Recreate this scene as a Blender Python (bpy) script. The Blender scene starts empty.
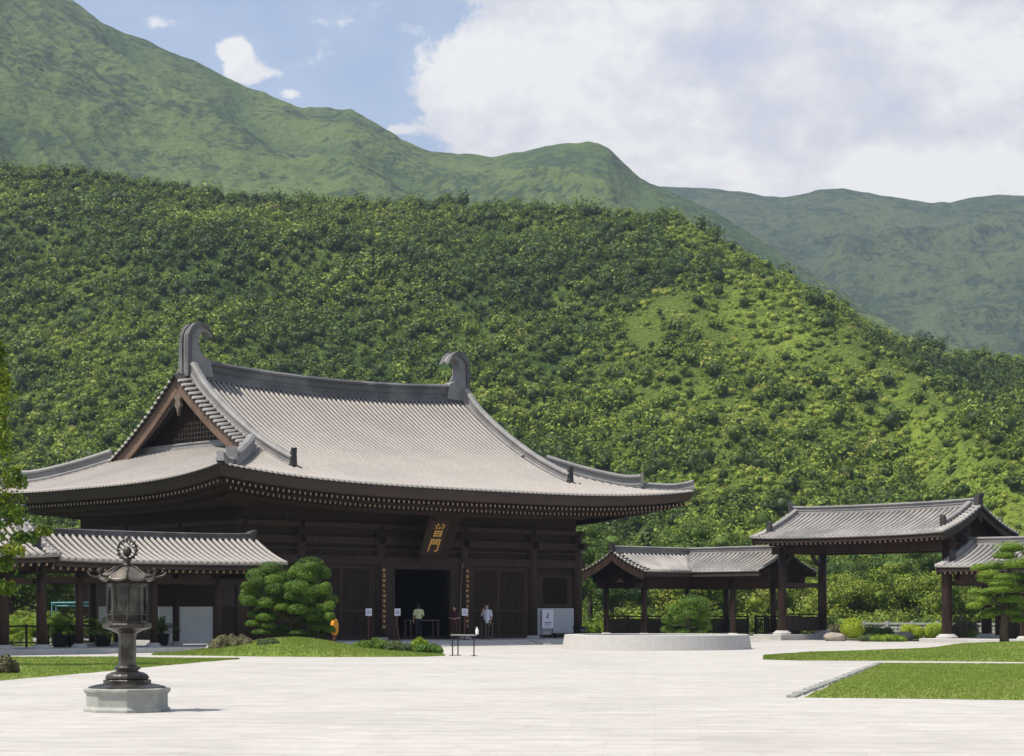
import bpy, math, random
import numpy as np
from mathutils import Vector, Matrix
random.seed(7); RNG = np.random.default_rng(7)
F, HY, H = 2050.0, 610.0, 1.65
TH = math.radians(42.5)
sc = bpy.context.scene
col = sc.collection

def G(px, py, z=0.0):
    Y = F*(H-z)/(py-HY); return ((px-512)/F*Y, Y)
def XatY(px, Y): return (px-512)/F*Y

# ------------------------------------------------------------------ tagging
def tag(o, label=None, cat=None, group=None, kind=None):
    if label: o['label'] = label
    if cat: o['category'] = cat
    if group: o['group'] = group
    if kind: o['kind'] = kind
    return o
def empty(name, loc=(0, 0, 0), rz=0.0, label=None, cat=None, group=None):
    o = bpy.data.objects.new(name, None); o.empty_display_size = .3
    o.location = loc; o.rotation_euler = (0, 0, rz); col.objects.link(o)
    return tag(o, label, cat, group)
def copy_tree(o, parent=None):
    c = o.copy(); col.objects.link(c)
    if parent: c.parent = parent
    for ch in list(o.children): copy_tree(ch, c)
    return c

# ------------------------------------------------------------------ materials
MAT = {}
def nn(nt, t, **kw):
    n = nt.nodes.new(t)
    for k, v in kw.items(): setattr(n, k, v)
    return n
def mat(name, c1, c2=None, scale=2.0, rough=.75, bump=.2, bscale=30.0, spec=.3, metal=0.0, detail=6.0,
        stretch=(1, 1, 1), c3=None, s3=.35, bdist=.02, coord='Object', wear=.5):
    m = bpy.data.materials.new(name); m.use_nodes = True; nt = m.node_tree; b = nt.nodes['Principled BSDF']
    c2 = c2 or tuple(x*.75 for x in c1)
    tc = nn(nt, 'ShaderNodeTexCoord'); mp = nn(nt, 'ShaderNodeMapping'); mp.inputs['Scale'].default_value = stretch
    nt.links.new(tc.outputs[coord], mp.inputs['Vector'])
    n = nn(nt, 'ShaderNodeTexNoise'); n.inputs['Scale'].default_value = scale; n.inputs['Detail'].default_value = detail
    n.inputs['Roughness'].default_value = .65
    nt.links.new(mp.outputs[0], n.inputs['Vector'])
    r = nn(nt, 'ShaderNodeValToRGB'); r.color_ramp.elements[0].position = .32; r.color_ramp.elements[1].position = .68
    r.color_ramp.elements[0].color = (*c2, 1); r.color_ramp.elements[1].color = (*c1, 1)
    nt.links.new(n.outputs['Fac'], r.inputs[0]); out = r.outputs[0]
    if c3:
        n3 = nn(nt, 'ShaderNodeTexNoise'); n3.inputs['Scale'].default_value = s3; n3.inputs['Detail'].default_value = 4
        nt.links.new(tc.outputs[coord], n3.inputs['Vector'])
        r3 = nn(nt, 'ShaderNodeValToRGB'); r3.color_ramp.elements[0].position = .45; r3.color_ramp.elements[1].position = .65
        nt.links.new(n3.outputs['Fac'], r3.inputs[0])
        mu = nn(nt, 'ShaderNodeMath', operation='MULTIPLY'); mu.inputs[1].default_value = wear
        nt.links.new(r3.outputs[0], mu.inputs[0])
        mx = nn(nt, 'ShaderNodeMix', data_type='RGBA'); nt.links.new(mu.outputs[0], mx.inputs['Factor'])
        nt.links.new(out, mx.inputs['A']); mx.inputs['B'].default_value = (*c3, 1); out = mx.outputs['Result']
    nt.links.new(out, b.inputs['Base Color'])
    b.inputs['Roughness'].default_value = rough; b.inputs['Metallic'].default_value = metal
    b.inputs['Specular IOR Level'].default_value = spec
    if bump:
        nb = nn(nt, 'ShaderNodeTexNoise'); nb.inputs['Scale'].default_value = bscale; nb.inputs['Detail'].default_value = 4
        nt.links.new(mp.outputs[0], nb.inputs['Vector'])
        bp = nn(nt, 'ShaderNodeBump'); bp.inputs['Strength'].default_value = bump; bp.inputs['Distance'].default_value = bdist
        nt.links.new(nb.outputs['Fac'], bp.inputs['Height']); nt.links.new(bp.outputs[0], b.inputs['Normal'])
    MAT[name] = m; return m

mat('tile', (.395, .36, .318), (.30, .272, .242), scale=7, rough=.62, bump=.25, bscale=12, c3=(.22, .21, .19), s3=.35, wear=.30)
mat('tile_grey', (.42, .39, .355), (.29, .27, .245), scale=1.6, rough=.55, bump=.25, bscale=12, c3=(.14, .14, .14), s3=.5, wear=.5)
mat('pan', (.040, .036, .033), (.026, .024, .022), scale=2, rough=.7, bump=.2, bscale=10)  # pan tiles near black: shade of the valleys between ribs put into the colour
mat('ridge', (.12, .116, .114), (.075, .073, .072), scale=2.5, rough=.6, bump=.6, bscale=3, stretch=(1, 1, 14), c3=(.27, .26, .25), s3=.7, wear=.5)
mat('ridge_light', (.30, .285, .27), (.19, .18, .17), scale=3, rough=.6, bump=.5, bscale=3, stretch=(1, 1, 14), c3=(.15, .145, .14), s3=.8, wear=.6)
mat('verge_dark', (.06, .056, .053), (.04, .037, .035), scale=3, rough=.7)
mat('wood', (.056, .033, .022), (.031, .0185, .013), scale=1.4, rough=.6, bump=.3, bscale=8, stretch=(3, 3, .6), spec=.2)
mat('wood_panel', (.043, .0245, .0165), (.025, .0145, .010), scale=1.2, rough=.65, spec=.15, bump=.35, bscale=9, stretch=(5, 5, .5))
mat('wood_red', (.055, .026, .018), (.028, .014, .010), scale=1.4, rough=.5, bump=.3, bscale=8, stretch=(3, 3, .6))
mat('wood_brown', (.21, .135, .09), (.13, .08, .052), scale=1.5, rough=.6, bump=.3, bscale=6, c3=(.10, .055, .035), s3=.6)
mat('fascia', (.066, .043, .033), (.044, .029, .023), scale=.8, rough=.6, bump=.25, bscale=5, stretch=(.5, .5, 4))
mat('cream', (.36, .26, .175), (.26, .18, .12), scale=8, rough=.6, bump=.1)
mat('lattice', (.20, .155, .11), (.13, .10, .07), scale=5, rough=.6)
mat('granite', (.56, .54, .50), (.43, .415, .39), scale=9, rough=.75, bump=.35, bscale=60, c3=(.36, .35, .32), s3=.9, wear=.5)
mat('granite_pale', (.50, .48, .445), (.41, .395, .365), scale=9, rough=.75, bump=.3, bscale=60, c3=(.45, .43, .39), s3=1.1, wear=.5)
mat('granite_old', (.40, .40, .35), (.30, .30, .265), scale=5, rough=.8, bump=.5, bscale=40, c3=(.22, .23, .2), s3=2, wear=.55)
mat('bronze', (.050, .041, .032), (.027, .022, .018), scale=6, rough=.38, bump=.35, bscale=22, spec=.5, metal=.55, c3=(.15, .15, .125), s3=3)
mat('bronze_light', (.16, .135, .105), (.12, .105, .085), scale=6, rough=.42, bump=.25, bscale=20, spec=.5, metal=.45)
mat('gold', (.85, .50, .14), (.70, .38, .09), scale=9, rough=.4, metal=.35)
mat('plaster', (.62, .62, .61), (.54, .54, .53), scale=2, rough=.85, bump=.1)
mat('plaster_shaded', (.50, .51, .53), (.44, .45, .47), scale=2, rough=.8, bump=.1)  # white wall panel, its shade put into a greyer colour
mat('paper', (.82, .80, .84), (.76, .74, .80), scale=3, rough=.6, bump=0)
mat('ink', (.12, .07, .28), (.10, .06, .22), scale=3, rough=.6, bump=0)
mat('ink_dark', (.04, .04, .05), rough=.6, bump=0)
mat('sign_wood', (.17, .06, .035), (.10, .04, .025), scale=4, rough=.55)
mat('black_metal', (.018, .018, .02), (.012, .012, .013), scale=5, rough=.45, bump=.1)
mat('grey_metal', (.33, .31, .29), (.25, .235, .22), scale=5, rough=.4, bump=.1, metal=.4)
mat('turquoise', (.16, .42, .45), (.11, .33, .36), scale=5, rough=.5, bump=.1)
mat('orange', (.85, .33, .03), (.70, .24, .02), scale=5, rough=.5, bump=.1)
mat('white_plastic', (.80, .80, .79), (.74, .74, .73), scale=5, rough=.35, bump=0)
mat('pot', (.03, .024, .022), (.018, .015, .014), scale=4, rough=.5)
mat('bark', (.12, .09, .065), (.055, .042, .032), scale=5, rough=.9, bump=.8, bscale=14, stretch=(3, 3, .6))
mat('bark_pale', (.30, .29, .27), (.17, .165, .155), scale=4, rough=.9, bump=.5, bscale=12, stretch=(2, 2, .7))
mat('rock', (.42, .36, .30), (.26, .22, .18), scale=3, rough=.85, bump=.7, bscale=8)
mat('skin', (.55, .33, .23), (.48, .28, .19), scale=8, rough=.55, bump=0)
mat('hair', (.014, .011, .010), rough=.5, bump=.2)
mat('shirt_white', (.74, .76, .84), (.66, .68, .78), scale=6, rough=.8, bump=.3, bscale=12)
mat('shirt_yellow', (.66, .68, .38), (.56, .58, .30), scale=6, rough=.8, bump=.3, bscale=12)
mat('shirt_maroon', (.09, .02, .03), (.06, .014, .02), scale=6, rough=.8, bump=.3, bscale=12)
mat('trousers', (.022, .024, .035), (.014, .015, .022), scale=6, rough=.8, bump=.3, bscale=12)
mat('trousers_brown', (.10, .045, .032), (.07, .03, .022), scale=6, rough=.8, bump=.3, bscale=12)
mat('shoe', (.015, .013, .012), rough=.4, bump=0)
mat('water', (.10, .11, .10), (.08, .09, .08), scale=1, rough=.15, bump=.1, bscale=6, spec=.5)

def paving_mat():
    m = mat('paving', (.525, .498, .455), (.43, .41, .378), scale=2.2, rough=.78, bump=.25, bscale=40, c3=(.37, .35, .32), s3=.22, wear=.40)
    nt = m.node_tree; b = nt.nodes['Principled BSDF']
    src = b.inputs['Base Color'].links[0].from_socket
    tc = nn(nt, 'ShaderNodeTexCoord'); mp = nn(nt, 'ShaderNodeMapping'); mp.inputs['Rotation'].default_value = (0, 0, math.radians(4))
    nt.links.new(tc.outputs['Object'], mp.inputs[0])
    br = nn(nt, 'ShaderNodeTexBrick'); br.inputs['Scale'].default_value = 1.0
    br.inputs['Brick Width'].default_value = 1.2; br.inputs['Row Height'].default_value = .6
    br.inputs['Mortar Size'].default_value = .018; br.inputs['Mortar Smooth'].default_value = .3; br.inputs['Bias'].default_value = 0
    br.inputs['Color1'].default_value = (1, 1, 1, 1); br.inputs['Color2'].default_value = (.945, .94, .93, 1)
    br.inputs['Mortar'].default_value = (.90, .89, .87, 1)
    nt.links.new(mp.outputs[0], br.inputs['Vector'])
    mx = nn(nt, 'ShaderNodeMix', data_type='RGBA', blend_type='MULTIPLY'); mx.inputs['Factor'].default_value = 1
    nt.links.new(src, mx.inputs['A']); nt.links.new(br.outputs['Color'], mx.inputs['B'])
    # pale streaks along the slab rows
    m2 = nn(nt, 'ShaderNodeMapping'); m2.inputs['Scale'].default_value = (.8, 3.0, 1); nt.links.new(mp.outputs[0], m2.inputs[0])
    n2 = nn(nt, 'ShaderNodeTexNoise'); n2.inputs['Scale'].default_value = .8; n2.inputs['Detail'].default_value = 5
    nt.links.new(m2.outputs[0], n2.inputs['Vector'])
    r2 = nn(nt, 'ShaderNodeValToRGB'); r2.color_ramp.elements[0].position = .3; r2.color_ramp.elements[1].position = .6
    r2.color_ramp.elements[0].color = (.86, .85, .835, 1); r2.color_ramp.elements[1].color = (1.04, 1.03, 1.02, 1)
    nt.links.new(n2.outputs[0], r2.inputs[0])
    mx2 = nn(nt, 'ShaderNodeMix', data_type='RGBA', blend_type='MULTIPLY'); mx2.inputs['Factor'].default_value = 1
    nt.links.new(mx.outputs['Result'], mx2.inputs['A']); nt.links.new(r2.outputs[0], mx2.inputs['B'])
    nt.links.new(mx2.outputs['Result'], b.inputs['Base Color'])
paving_mat()
mat('lawn', (.20, .265, .050), (.145, .205, .034), scale=1.1, rough=.9, bump=.9, bscale=22, c3=(.25, .25, .09), s3=.3, wear=.7, spec=.1, bdist=.05)
mat('soil', (.10, .11, .05), (.06, .075, .03), scale=.5, rough=.95, bump=.6, bscale=3, spec=.1, bdist=.1)

def leaf_mat(name, stops, trans=.25, rough=.55, noise=0.0, nscale=.03):
    """stops: list of (pos, colour) over the per-leaf 'tint' attribute"""
    m = bpy.data.materials.new(name); m.use_nodes = True; nt = m.node_tree; nt.nodes.clear()
    at = nn(nt, 'ShaderNodeAttribute', attribute_name='tint')
    r = nn(nt, 'ShaderNodeValToRGB'); cr = r.color_ramp
    while len(cr.elements) < len(stops): cr.elements.new(.5)
    for e, (p, c) in zip(cr.elements, stops): e.position = p; e.color = (*c, 1)
    fac = at.outputs['Fac']
    nt.links.new(fac, r.inputs[0])
    d = nn(nt, 'ShaderNodeBsdfPrincipled'); d.inputs['Roughness'].default_value = rough; d.inputs['Specular IOR Level'].default_value = .22
    t = nn(nt, 'ShaderNodeBsdfTranslucent'); ms = nn(nt, 'ShaderNodeMixShader'); ms.inputs[0].default_value = trans
    o = nn(nt, 'ShaderNodeOutputMaterial')
    nt.links.new(r.outputs[0], d.inputs['Base Color']); nt.links.new(r.outputs[0], t.inputs['Color'])
    nt.links.new(d.outputs[0], ms.inputs[1]); nt.links.new(t.outputs[0], ms.inputs[2]); nt.links.new(ms.outputs[0], o.inputs[0])
    MAT[name] = m; return m
leaf_mat('leaf_forest', [(0, (.034, .060, .008)), (.30, (.074, .122, .013)), (.7, (.185, .255, .022)), (.9, (.30, .36, .038)), (1, (.28, .25, .08))], trans=.18)
leaf_mat('leaf_tree', [(0, (.028, .065, .014)), (.5, (.08, .14, .018)), (1, (.18, .24, .035))], trans=.18)
leaf_mat('leaf_pine', [(0, (.03, .075, .010)), (.5, (.115, .205, .018)), (1, (.28, .38, .035))], trans=.2)
leaf_mat('leaf_bright', [(0, (.10, .18, .015)), (.5, (.24, .33, .02)), (1, (.42, .48, .03))], trans=.25)
leaf_mat('leaf_near', [(0, (.06, .13, .012)), (.5, (.15, .25, .02)), (1, (.38, .38, .03))], trans=.4)
leaf_mat('leaf_shrub', [(0, (.05, .075, .03)), (.5, (.10, .135, .045)), (1, (.17, .19, .07))], trans=.2)
leaf_mat('leaf_dry', [(0, (.09, .08, .04)), (.5, (.16, .15, .07)), (1, (.22, .22, .10))], trans=.2)
leaf_mat('blade', [(0, (.17, .25, .036)), (.5, (.235, .315, .052)), (1, (.31, .34, .09))], trans=.3)

# ------------------------------------------------------------------ mesh builder
def obj_from(name, me, mats, parent=None):
    for m in (mats if isinstance(mats, (list, tuple)) else [mats]): me.materials.append(MAT[m] if isinstance(m, str) else m)
    o = bpy.data.objects.new(name, me); col.objects.link(o)
    if parent: o.parent = parent
    return o
class MB:
    def __init__(s): s.v = []; s.f = []; s.m = []
    def add(s, vs, fs, mi=0):
        n = len(s.v); s.v += [tuple(v) for v in vs]
        for i, f in enumerate(fs): s.f.append(tuple(n+k for k in f)); s.m.append(mi[i] if isinstance(mi, (list, tuple)) else mi)
        return s
    def box(s, c, d, rz=0.0, mi=0, M=None):
        hx, hy, hz = d[0]/2, d[1]/2, d[2]/2
        vs = [Vector((x*hx, y*hy, z*hz)) for z in (-1, 1) for y in (-1, 1) for x in (-1, 1)]
        if M is None: M = Matrix.Rotation(rz, 3, 'Z')
        vs = [M @ v + Vector(c) for v in vs]
        return s.add(vs, [(0, 2, 3, 1), (4, 5, 7, 6), (0, 1, 5, 4), (2, 6, 7, 3), (0, 4, 6, 2), (1, 3, 7, 5)], mi)
    def b2(s, x0, x1, y0, y1, z0, z1, mi=0):
        return s.box(((x0+x1)/2, (y0+y1)/2, (z0+z1)/2), (abs(x1-x0), abs(y1-y0), abs(z1-z0)), 0, mi)
    def bar(s, p, q, w, h, mi=0, mi_start=None):
        p, q = Vector(p), Vector(q); t = (q-p).normalized()
        lat = t.cross(Vector((0, 0, 1)))
        lat = lat.normalized() if lat.length > 1e-5 else Vector((1, 0, 0))
        up = lat.cross(t)
        vs = [c + lat*sx*w/2 + up*sy*h/2 for c in (p, q) for sx, sy in ((-1, -1), (1, -1), (1, 1), (-1, 1))]
        ms = [mi]*6
        if mi_start is not None: ms[4] = mi_start
        return s.add(vs, [(0, 1, 5, 4), (1, 2, 6, 5), (2, 3, 7, 6), (3, 0, 4, 7), (3, 2, 1, 0), (4, 5, 6, 7)], ms)
    def sweep(s, pts, prof, closed=True, mi=0, caps=True, lat=None, scales=None):
        pts = [Vector(p) for p in pts]; n = len(pts); k = len(prof); vs = []
        for i, p in enumerate(pts):
            t = (pts[min(i+1, n-1)] - pts[max(i-1, 0)]).normalized()
            L = Vector(lat) if lat is not None else t.cross(Vector((0, 0, 1)))
            L = L.normalized() if L.length > 1e-6 else Vector((1, 0, 0)); U = L.cross(t)
            if U.z < 0 and abs(t.z) < .99: U = -U
            sc_ = scales[i] if scales else 1.0
            for a, b in prof: vs.append(p + L*a*sc_ + U*b*sc_)
        fs = []
        for i in range(n-1):
            for j in range(k if closed else k-1):
                a = i*k+j; b = i*k+(j+1) % k; fs.append((a, b, b+k, a+k))
        if caps and k > 2: fs.append(tuple(range(k-1, -1, -1))); fs.append(tuple((n-1)*k+j for j in range(k)))
        return s.add(vs, fs, mi)
    def tube(s, pts, r, n=8, mi=0):
        rs = r if isinstance(r, (list, tuple)) else [r]*len(pts)
        return s.sweep(pts, [(math.cos(2*math.pi*i/n), math.sin(2*math.pi*i/n)) for i in range(n)], True, mi, True, None, rs)
    def lathe(s, prof, n=16, c=(0, 0, 0), ph=0.0, mi=0):
        vs = []; fs = []
        for r, z in prof:
            for i in range(n):
                a = ph + 2*math.pi*i/n; vs.append((c[0]+r*math.cos(a), c[1]+r*math.sin(a), c[2]+z))
        for j in range(len(prof)-1):
            for i in range(n):
                a = j*n+i; b = j*n+(i+1) % n; fs.append((a, b, b+n, a+n))
        fs.append(tuple(range(n-1, -1, -1))); fs.append(tuple((len(prof)-1)*n+i for i in range(n)))
        return s.add(vs, fs, mi)
    def prism(s, poly, axis, lo, hi, mi=0):
        """poly in the two other axes; axis 0/1/2"""
        def P3(u, w, d): return (d, u, w) if axis == 0 else (u, d, w) if axis == 1 else (u, w, d)
        k = len(poly); vs = [P3(u, w, lo) for u, w in poly] + [P3(u, w, hi) for u, w in poly]
        fs = [(i, (i+1) % k, (i+1) % k + k, i+k) for i in range(k)] + [tuple(range(k-1, -1, -1)), tuple(range(k, 2*k))]
        return s.add(vs, fs, mi)
    def grid(s, rows, mi=0):
        n = len(rows); k = len(rows[0]); vs = [p for r in rows for p in r]
        return s.add(vs, [(i*k+j, i*k+j+1, (i+1)*k+j+1, (i+1)*k+j) for i in range(n-1) for j in range(k-1)], mi)
    def ball(s, c, r, n=10, m=6, mi=0):
        r = r if isinstance(r, (tuple, list)) else (r, r, r); vs = []; fs = []
        for j in range(1, m):
            ph = math.pi*j/m
            for i in range(n):
                a = 2*math.pi*i/n; vs.append((c[0]+r[0]*math.sin(ph)*math.cos(a), c[1]+r[1]*math.sin(ph)*math.sin(a), c[2]+r[2]*math.cos(ph)))
        T = len(vs); vs += [(c[0], c[1], c[2]+r[2]), (c[0], c[1], c[2]-r[2])]
        for j in range(m-2):
            for i in range(n): a = j*n+i; b = j*n+(i+1) % n; fs.append((a, a+n, b+n, b))
        for i in range(n): fs.append((T, i, (i+1) % n)); fs.append((T+1, (m-2)*n+(i+1) % n, (m-2)*n+i))
        return s.add(vs, fs, mi)
    def build(s, name, mats, parent=None, smooth=False, normals=True, bevel=0.0):
        me = bpy.data.meshes.new(name); me.from_pydata(s.v, [], s.f)
        me.polygons.foreach_set('material_index', s.m)
        if normals:
            import bmesh
            bm = bmesh.new(); bm.from_mesh(me); bmesh.ops.recalc_face_normals(bm, faces=bm.faces); bm.to_mesh(me); bm.free()
        if smooth: me.polygons.foreach_set('use_smooth', [True]*len(me.polygons))
        me.update(); o = obj_from(name, me, mats, parent)
        if bevel:
            bv = o.modifiers.new('bevel', 'BEVEL'); bv.width = bevel; bv.segments = 1; bv.limit_method = 'ANGLE'
        return o

def np_mesh(name, V, Q, tint=None, mats='leaf_tree', parent=None, k=4, smooth=False):
    me = bpy.data.meshes.new(name); nv, nf = len(V), len(Q)
    me.vertices.add(nv); me.vertices.foreach_set('co', V.astype(np.float32).ravel())
    me.loops.add(nf*k); me.loops.foreach_set('vertex_index', Q.astype(np.int32).ravel())
    me.polygons.add(nf); me.polygons.foreach_set('loop_start', np.arange(0, nf*k, k, dtype=np.int32))
    if tint is not None:
        a = me.attributes.new('tint', 'FLOAT', 'FACE'); a.data.foreach_set('value', tint.astype(np.float32))
    if smooth: me.polygons.foreach_set('use_smooth', np.ones(nf, dtype=bool))
    me.update(calc_edges=True); me.validate()
    return obj_from(name, me, mats, parent)

def unit(a): return a/np.maximum(np.linalg.norm(a, axis=-1, keepdims=True), 1e-9)
def foliage(C, R, L, size, tint, rng, lumps=7, lump_amt=.35, spread=.55, zmin=-.6, depth=.12, aspect=.6, tj=.16, core=.0, upbias=0.0):
    """leaf-sized quads through the shells of N lumpy crowns. C (N,3) R (N,3) tint (N,) -> V,Q,T"""
    C = np.atleast_2d(C).astype(float); R = np.atleast_2d(R).astype(float); N = len(C)
    d = unit(rng.normal(size=(N, L, 3))); d[..., 2] = np.where(d[..., 2] < zmin, -d[..., 2], d[..., 2])
    lp = unit(rng.normal(size=(N, lumps, 3)) + np.array([0, 0, .25])); lr = rng.uniform(.75, 1.15, (N, 1, lumps))
    dt = np.einsum('nlk,nmk->nlm', d, lp); m = (np.clip((dt-.45)/.55, 0, 1)**.5*lr).max(-1)
    mult = (1-lump_amt) + lump_amt*m - rng.random((N, L))**2*depth*2
    pos = C[:, None] + d*R[:, None]*mult[..., None]
    n = unit(unit(d/R[:, None]) + rng.normal(size=(N, L, 3))*spread + np.array([0, 0, upbias]))
    t = unit(np.cross(n, rng.normal(size=(N, L, 3)))); b = np.cross(n, t)
    s = (np.asarray(size).reshape(-1, 1)*rng.uniform(.6, 1.25, (N, L)))[..., None]
    q = np.stack([pos - t*s*.5, pos - b*s*.5*aspect, pos + t*s*.5, pos + b*s*.5*aspect], 2)
    V = q.reshape(-1, 3); Q = np.arange(len(V)).reshape(-1, 4)
    T = np.clip(np.asarray(tint).reshape(-1, 1) + rng.normal(size=(N, L))*tj + .10*d[..., 2]*0, 0, 1).ravel()
    return V, Q, T
def cores(C, R, tint, rng, f=.72):
    """closed lumpy inner masses, as quads (cube-sphere)"""
    g = []; k = 3; lin = np.linspace(-1, 1, k+1); verts = {}; fs = []
    def vid(p):
        key = tuple(np.round(p, 5)); verts.setdefault(key, len(verts)); return verts[key]
    for ax in range(3):
        for sg in (-1, 1):
            for i in range(k):
                for j in range(k):
                    qd = []
                    for (ii, jj) in ((i, j), (i+1, j), (i+1, j+1), (i, j+1)):
                        p = np.zeros(3); p[ax] = sg; p[(ax+1) % 3] = lin[ii]; p[(ax+2) % 3] = lin[jj]; qd.append(vid(p))
                    fs.append(qd if sg > 0 else qd[::-1])
    B = unit(np.array(list(verts.keys()))); fs = np.array(fs); N = len(C); nb = len(B)
    V = C[:, None] + B[None]*R[:, None]*f*rng.uniform(.78, 1.1, (N, nb, 1))
    Q = fs[None] + (np.arange(N)*nb)[:, None, None]
    return V.reshape(-1, 3), Q.reshape(-1, 4), np.repeat(np.clip(tint-.15, 0, 1), len(fs))  # cores tinted darker than their leaves: inner shade put into the colour
def merge(*ps):
    V, Q, T, o = [], [], [], 0
    for v, q, t in ps: V.append(v); Q.append(q+o); T.append(t); o += len(v)
    return np.concatenate(V), np.concatenate(Q), np.concatenate(T)

# vectorised value noise
def vn(x, y, seed=0):
    xi = np.floor(x).astype(np.int64); yi = np.floor(y).astype(np.int64); fx = x-xi; fy = y-yi
    fx = fx*fx*fx*(fx*(fx*6-15)+10); fy = fy*fy*fy*(fy*(fy*6-15)+10)
    def h(a, b):
        n = (a*374761393 + b*668265263 + seed*974711) & 0x7fffffff; n = ((n ^ (n >> 13))*1274126177) & 0x7fffffff
        n = ((n ^ (n >> 15))*374761393) & 0x7fffffff
        return ((n ^ (n >> 16)) & 0xffff)/65535.0
    return (h(xi, yi)*(1-fx)+h(xi+1, yi)*fx)*(1-fy)+(h(xi, yi+1)*(1-fx)+h(xi+1, yi+1)*fx)*fy
def fbm(x, y, o=5, seed=0, g=.5):
    s = 0; a = 1; t = 0
    for i in range(o): s = s + a*vn(x*2**i+17.3*i, y*2**i-9.1*i, seed+i); t += a; a *= g
    return s/t
def ridged(x, y, o=4, seed=0):
    s = 0; a = 1; t = 0
    for i in range(o): s = s + a*(1-np.abs(2*vn(x*2**i+7.7*i, y*2**i+3.1*i, seed+i)-1)); t += a; a *= .5
    return s/t
# ================================================================== THE HALL
HO = (-4.44, 100.0, 0.0)
hall = empty('temple_hall', HO, TH, 'great dark timber temple hall with a sweeping grey tiled hip and gable roof', 'temple hall')
E, BC, BH = 14.95, 7.05, 11.65           # eave half length, centre depth, eave half depth
ZE, SK = 7.28, 5.65
def upturn(a, b): return .60*min(1, abs(a)/E)**3.4*min(1, abs(b-BC)/BH)**3.4
def zh(a, b, t):
    return ZE + .165*t + .0256*t*t + upturn(a, b) + .42*(min(abs(a), 9.3)/9.3)**2*(t/BH)**2
def pf(a, t, rear=False):
    b = (BC+BH-t) if rear else (BC-BH+t); return (a, b, zh(a, b, t))
def psd(s, b, t): a = s*(E-t); return (a, b, zh(a, b, t))
arch = lambda r: [(-r, -.02), (-r*.8, r*.62), (-r*.3, r), (r*.3, r), (r*.8, r*.62), (r, -.02)]
m = MB(); rb = MB(); SP = .30
for rear in (False, True):
    ts = np.linspace(0, BH, 22)
    m.grid([[pf(x*(9.3 if t >= SK else E-t), t, rear) for x in np.linspace(-1, 1, 41)] for t in ts])
    k = int(E/SP)
    for i in range(-k, k+1):
        a = i*SP
        if abs(a) > 8.55 and abs(a) < 9.2: tm = SK
        else: tm = BH-.1 if abs(a) < 9.2 else E-abs(a)-.08
        if tm < .25: continue
        tm = min(tm, BH-.1); n = max(3, int(tm/.7)+2)
        rb.sweep([pf(a, t, rear) for t in np.linspace(-.11, tm, n)], arch(.078), False, 0, True, lat=(1, 0, 0))
for s in (-1, 1):
    ts = np.linspace(0, 6.65, 12)
    m.grid([[psd(s, BC-BH+t+x*(2*(BH-t)), t) for x in np.linspace(0, 1, 33)] for t in ts])
    k = int(BH/SP)
    for i in range(-k, k+1):
        b = BC+i*SP; tm = min(6.6, BH-abs(b-BC)-.08)
        if tm < .25: continue
        rb.sweep([psd(s, b, t) for t in np.linspace(-.11, tm, max(3, int(tm/.7)+2))], arch(.078), False, 0, True, lat=(0, 1, 0))
roof = m.build('tiled_roof', 'pan', hall, smooth=True)
rb.build('tile_ribs', 'tile', roof, smooth=True)

def ring(side, s, d, dz):
    """point of the eave ring inset by d; side 0 front 1 right 2 rear 3 left; s in -1..1"""
    if side in (0, 2):
        sg = -1 if side == 0 else 1; a = s*E; b = BC+sg*BH
        return (max(-E+d, min(E-d, a*(E-d)/E)), b-sg*d, ZE+upturn(a, b)+dz)
    sg = 1 if side == 1 else -1; b = BC+s*BH; a = sg*E
    return (a-sg*d, BC+s*(BH-d), ZE+upturn(a, b)+dz)
ev = MB(); fs = MB(); sf = MB(); rf = MB()
SS = np.linspace(-1, 1, 41)
for side in range(4):
    ev.grid([[ring(side, s, dd, z) for s in SS] for dd, z in ((.0, .0), (.0, -.06), (.1, -.08))])
    fs.grid([[ring(side, s, dd, z) for s in SS] for dd, z in ((.06, -.05), (.12, -.17), (.30, -.50), (.42, -.56))])
    rows = []
    for dd, z in ((.38, -.56), (1.2, -.66), (2.6, -.75)): rows.append([ring(side, s, dd, z) for s in SS])
    rows.append([(p[0], p[1], 6.35) for p in [ring(side, s, 4.25, 0) for s in SS]])
    sf.grid(rows)
    L = E if side in (0, 2) else BH; n = int(2*L/.30)
    for i in range(n+1):
        s = -1+2*i/n
        if abs(s) > .985: continue
        for d0, z0, ln in (((.34, -.68, .85), (.95, -.92, 1.0)) if side in (0, 2) else ((.34, -.68, .85),)):
            p = ring(side, s, d0, z0); q = ring(side, s, d0+ln, z0+.02)
            if side in (0, 2): q = (p[0], q[1], q[2])
            else: q = (q[0], p[1], q[2])
            rf.bar(p, q, .085, .12, 0, mi_start=1)
    for d0, z0 in ((1.05, -.80), (2.0, -1.02)):    # purlins the rafters lie on
        sf.grid([[ring(side, s, dd, z) for s in SS] for dd, z in ((d0, z0+.1), (d0, z0-.12), (d0+.22, z0-.12), (d0+.22, z0+.1))])
ev.build('eave_tile_edge', 'pan', roof); fs.build('eave_board', 'fascia', hall, normals=False)
sf.build('soffit', 'wood', hall, normals=False); rf.build('rafters', ['wood', 'cream'], hall)

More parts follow.
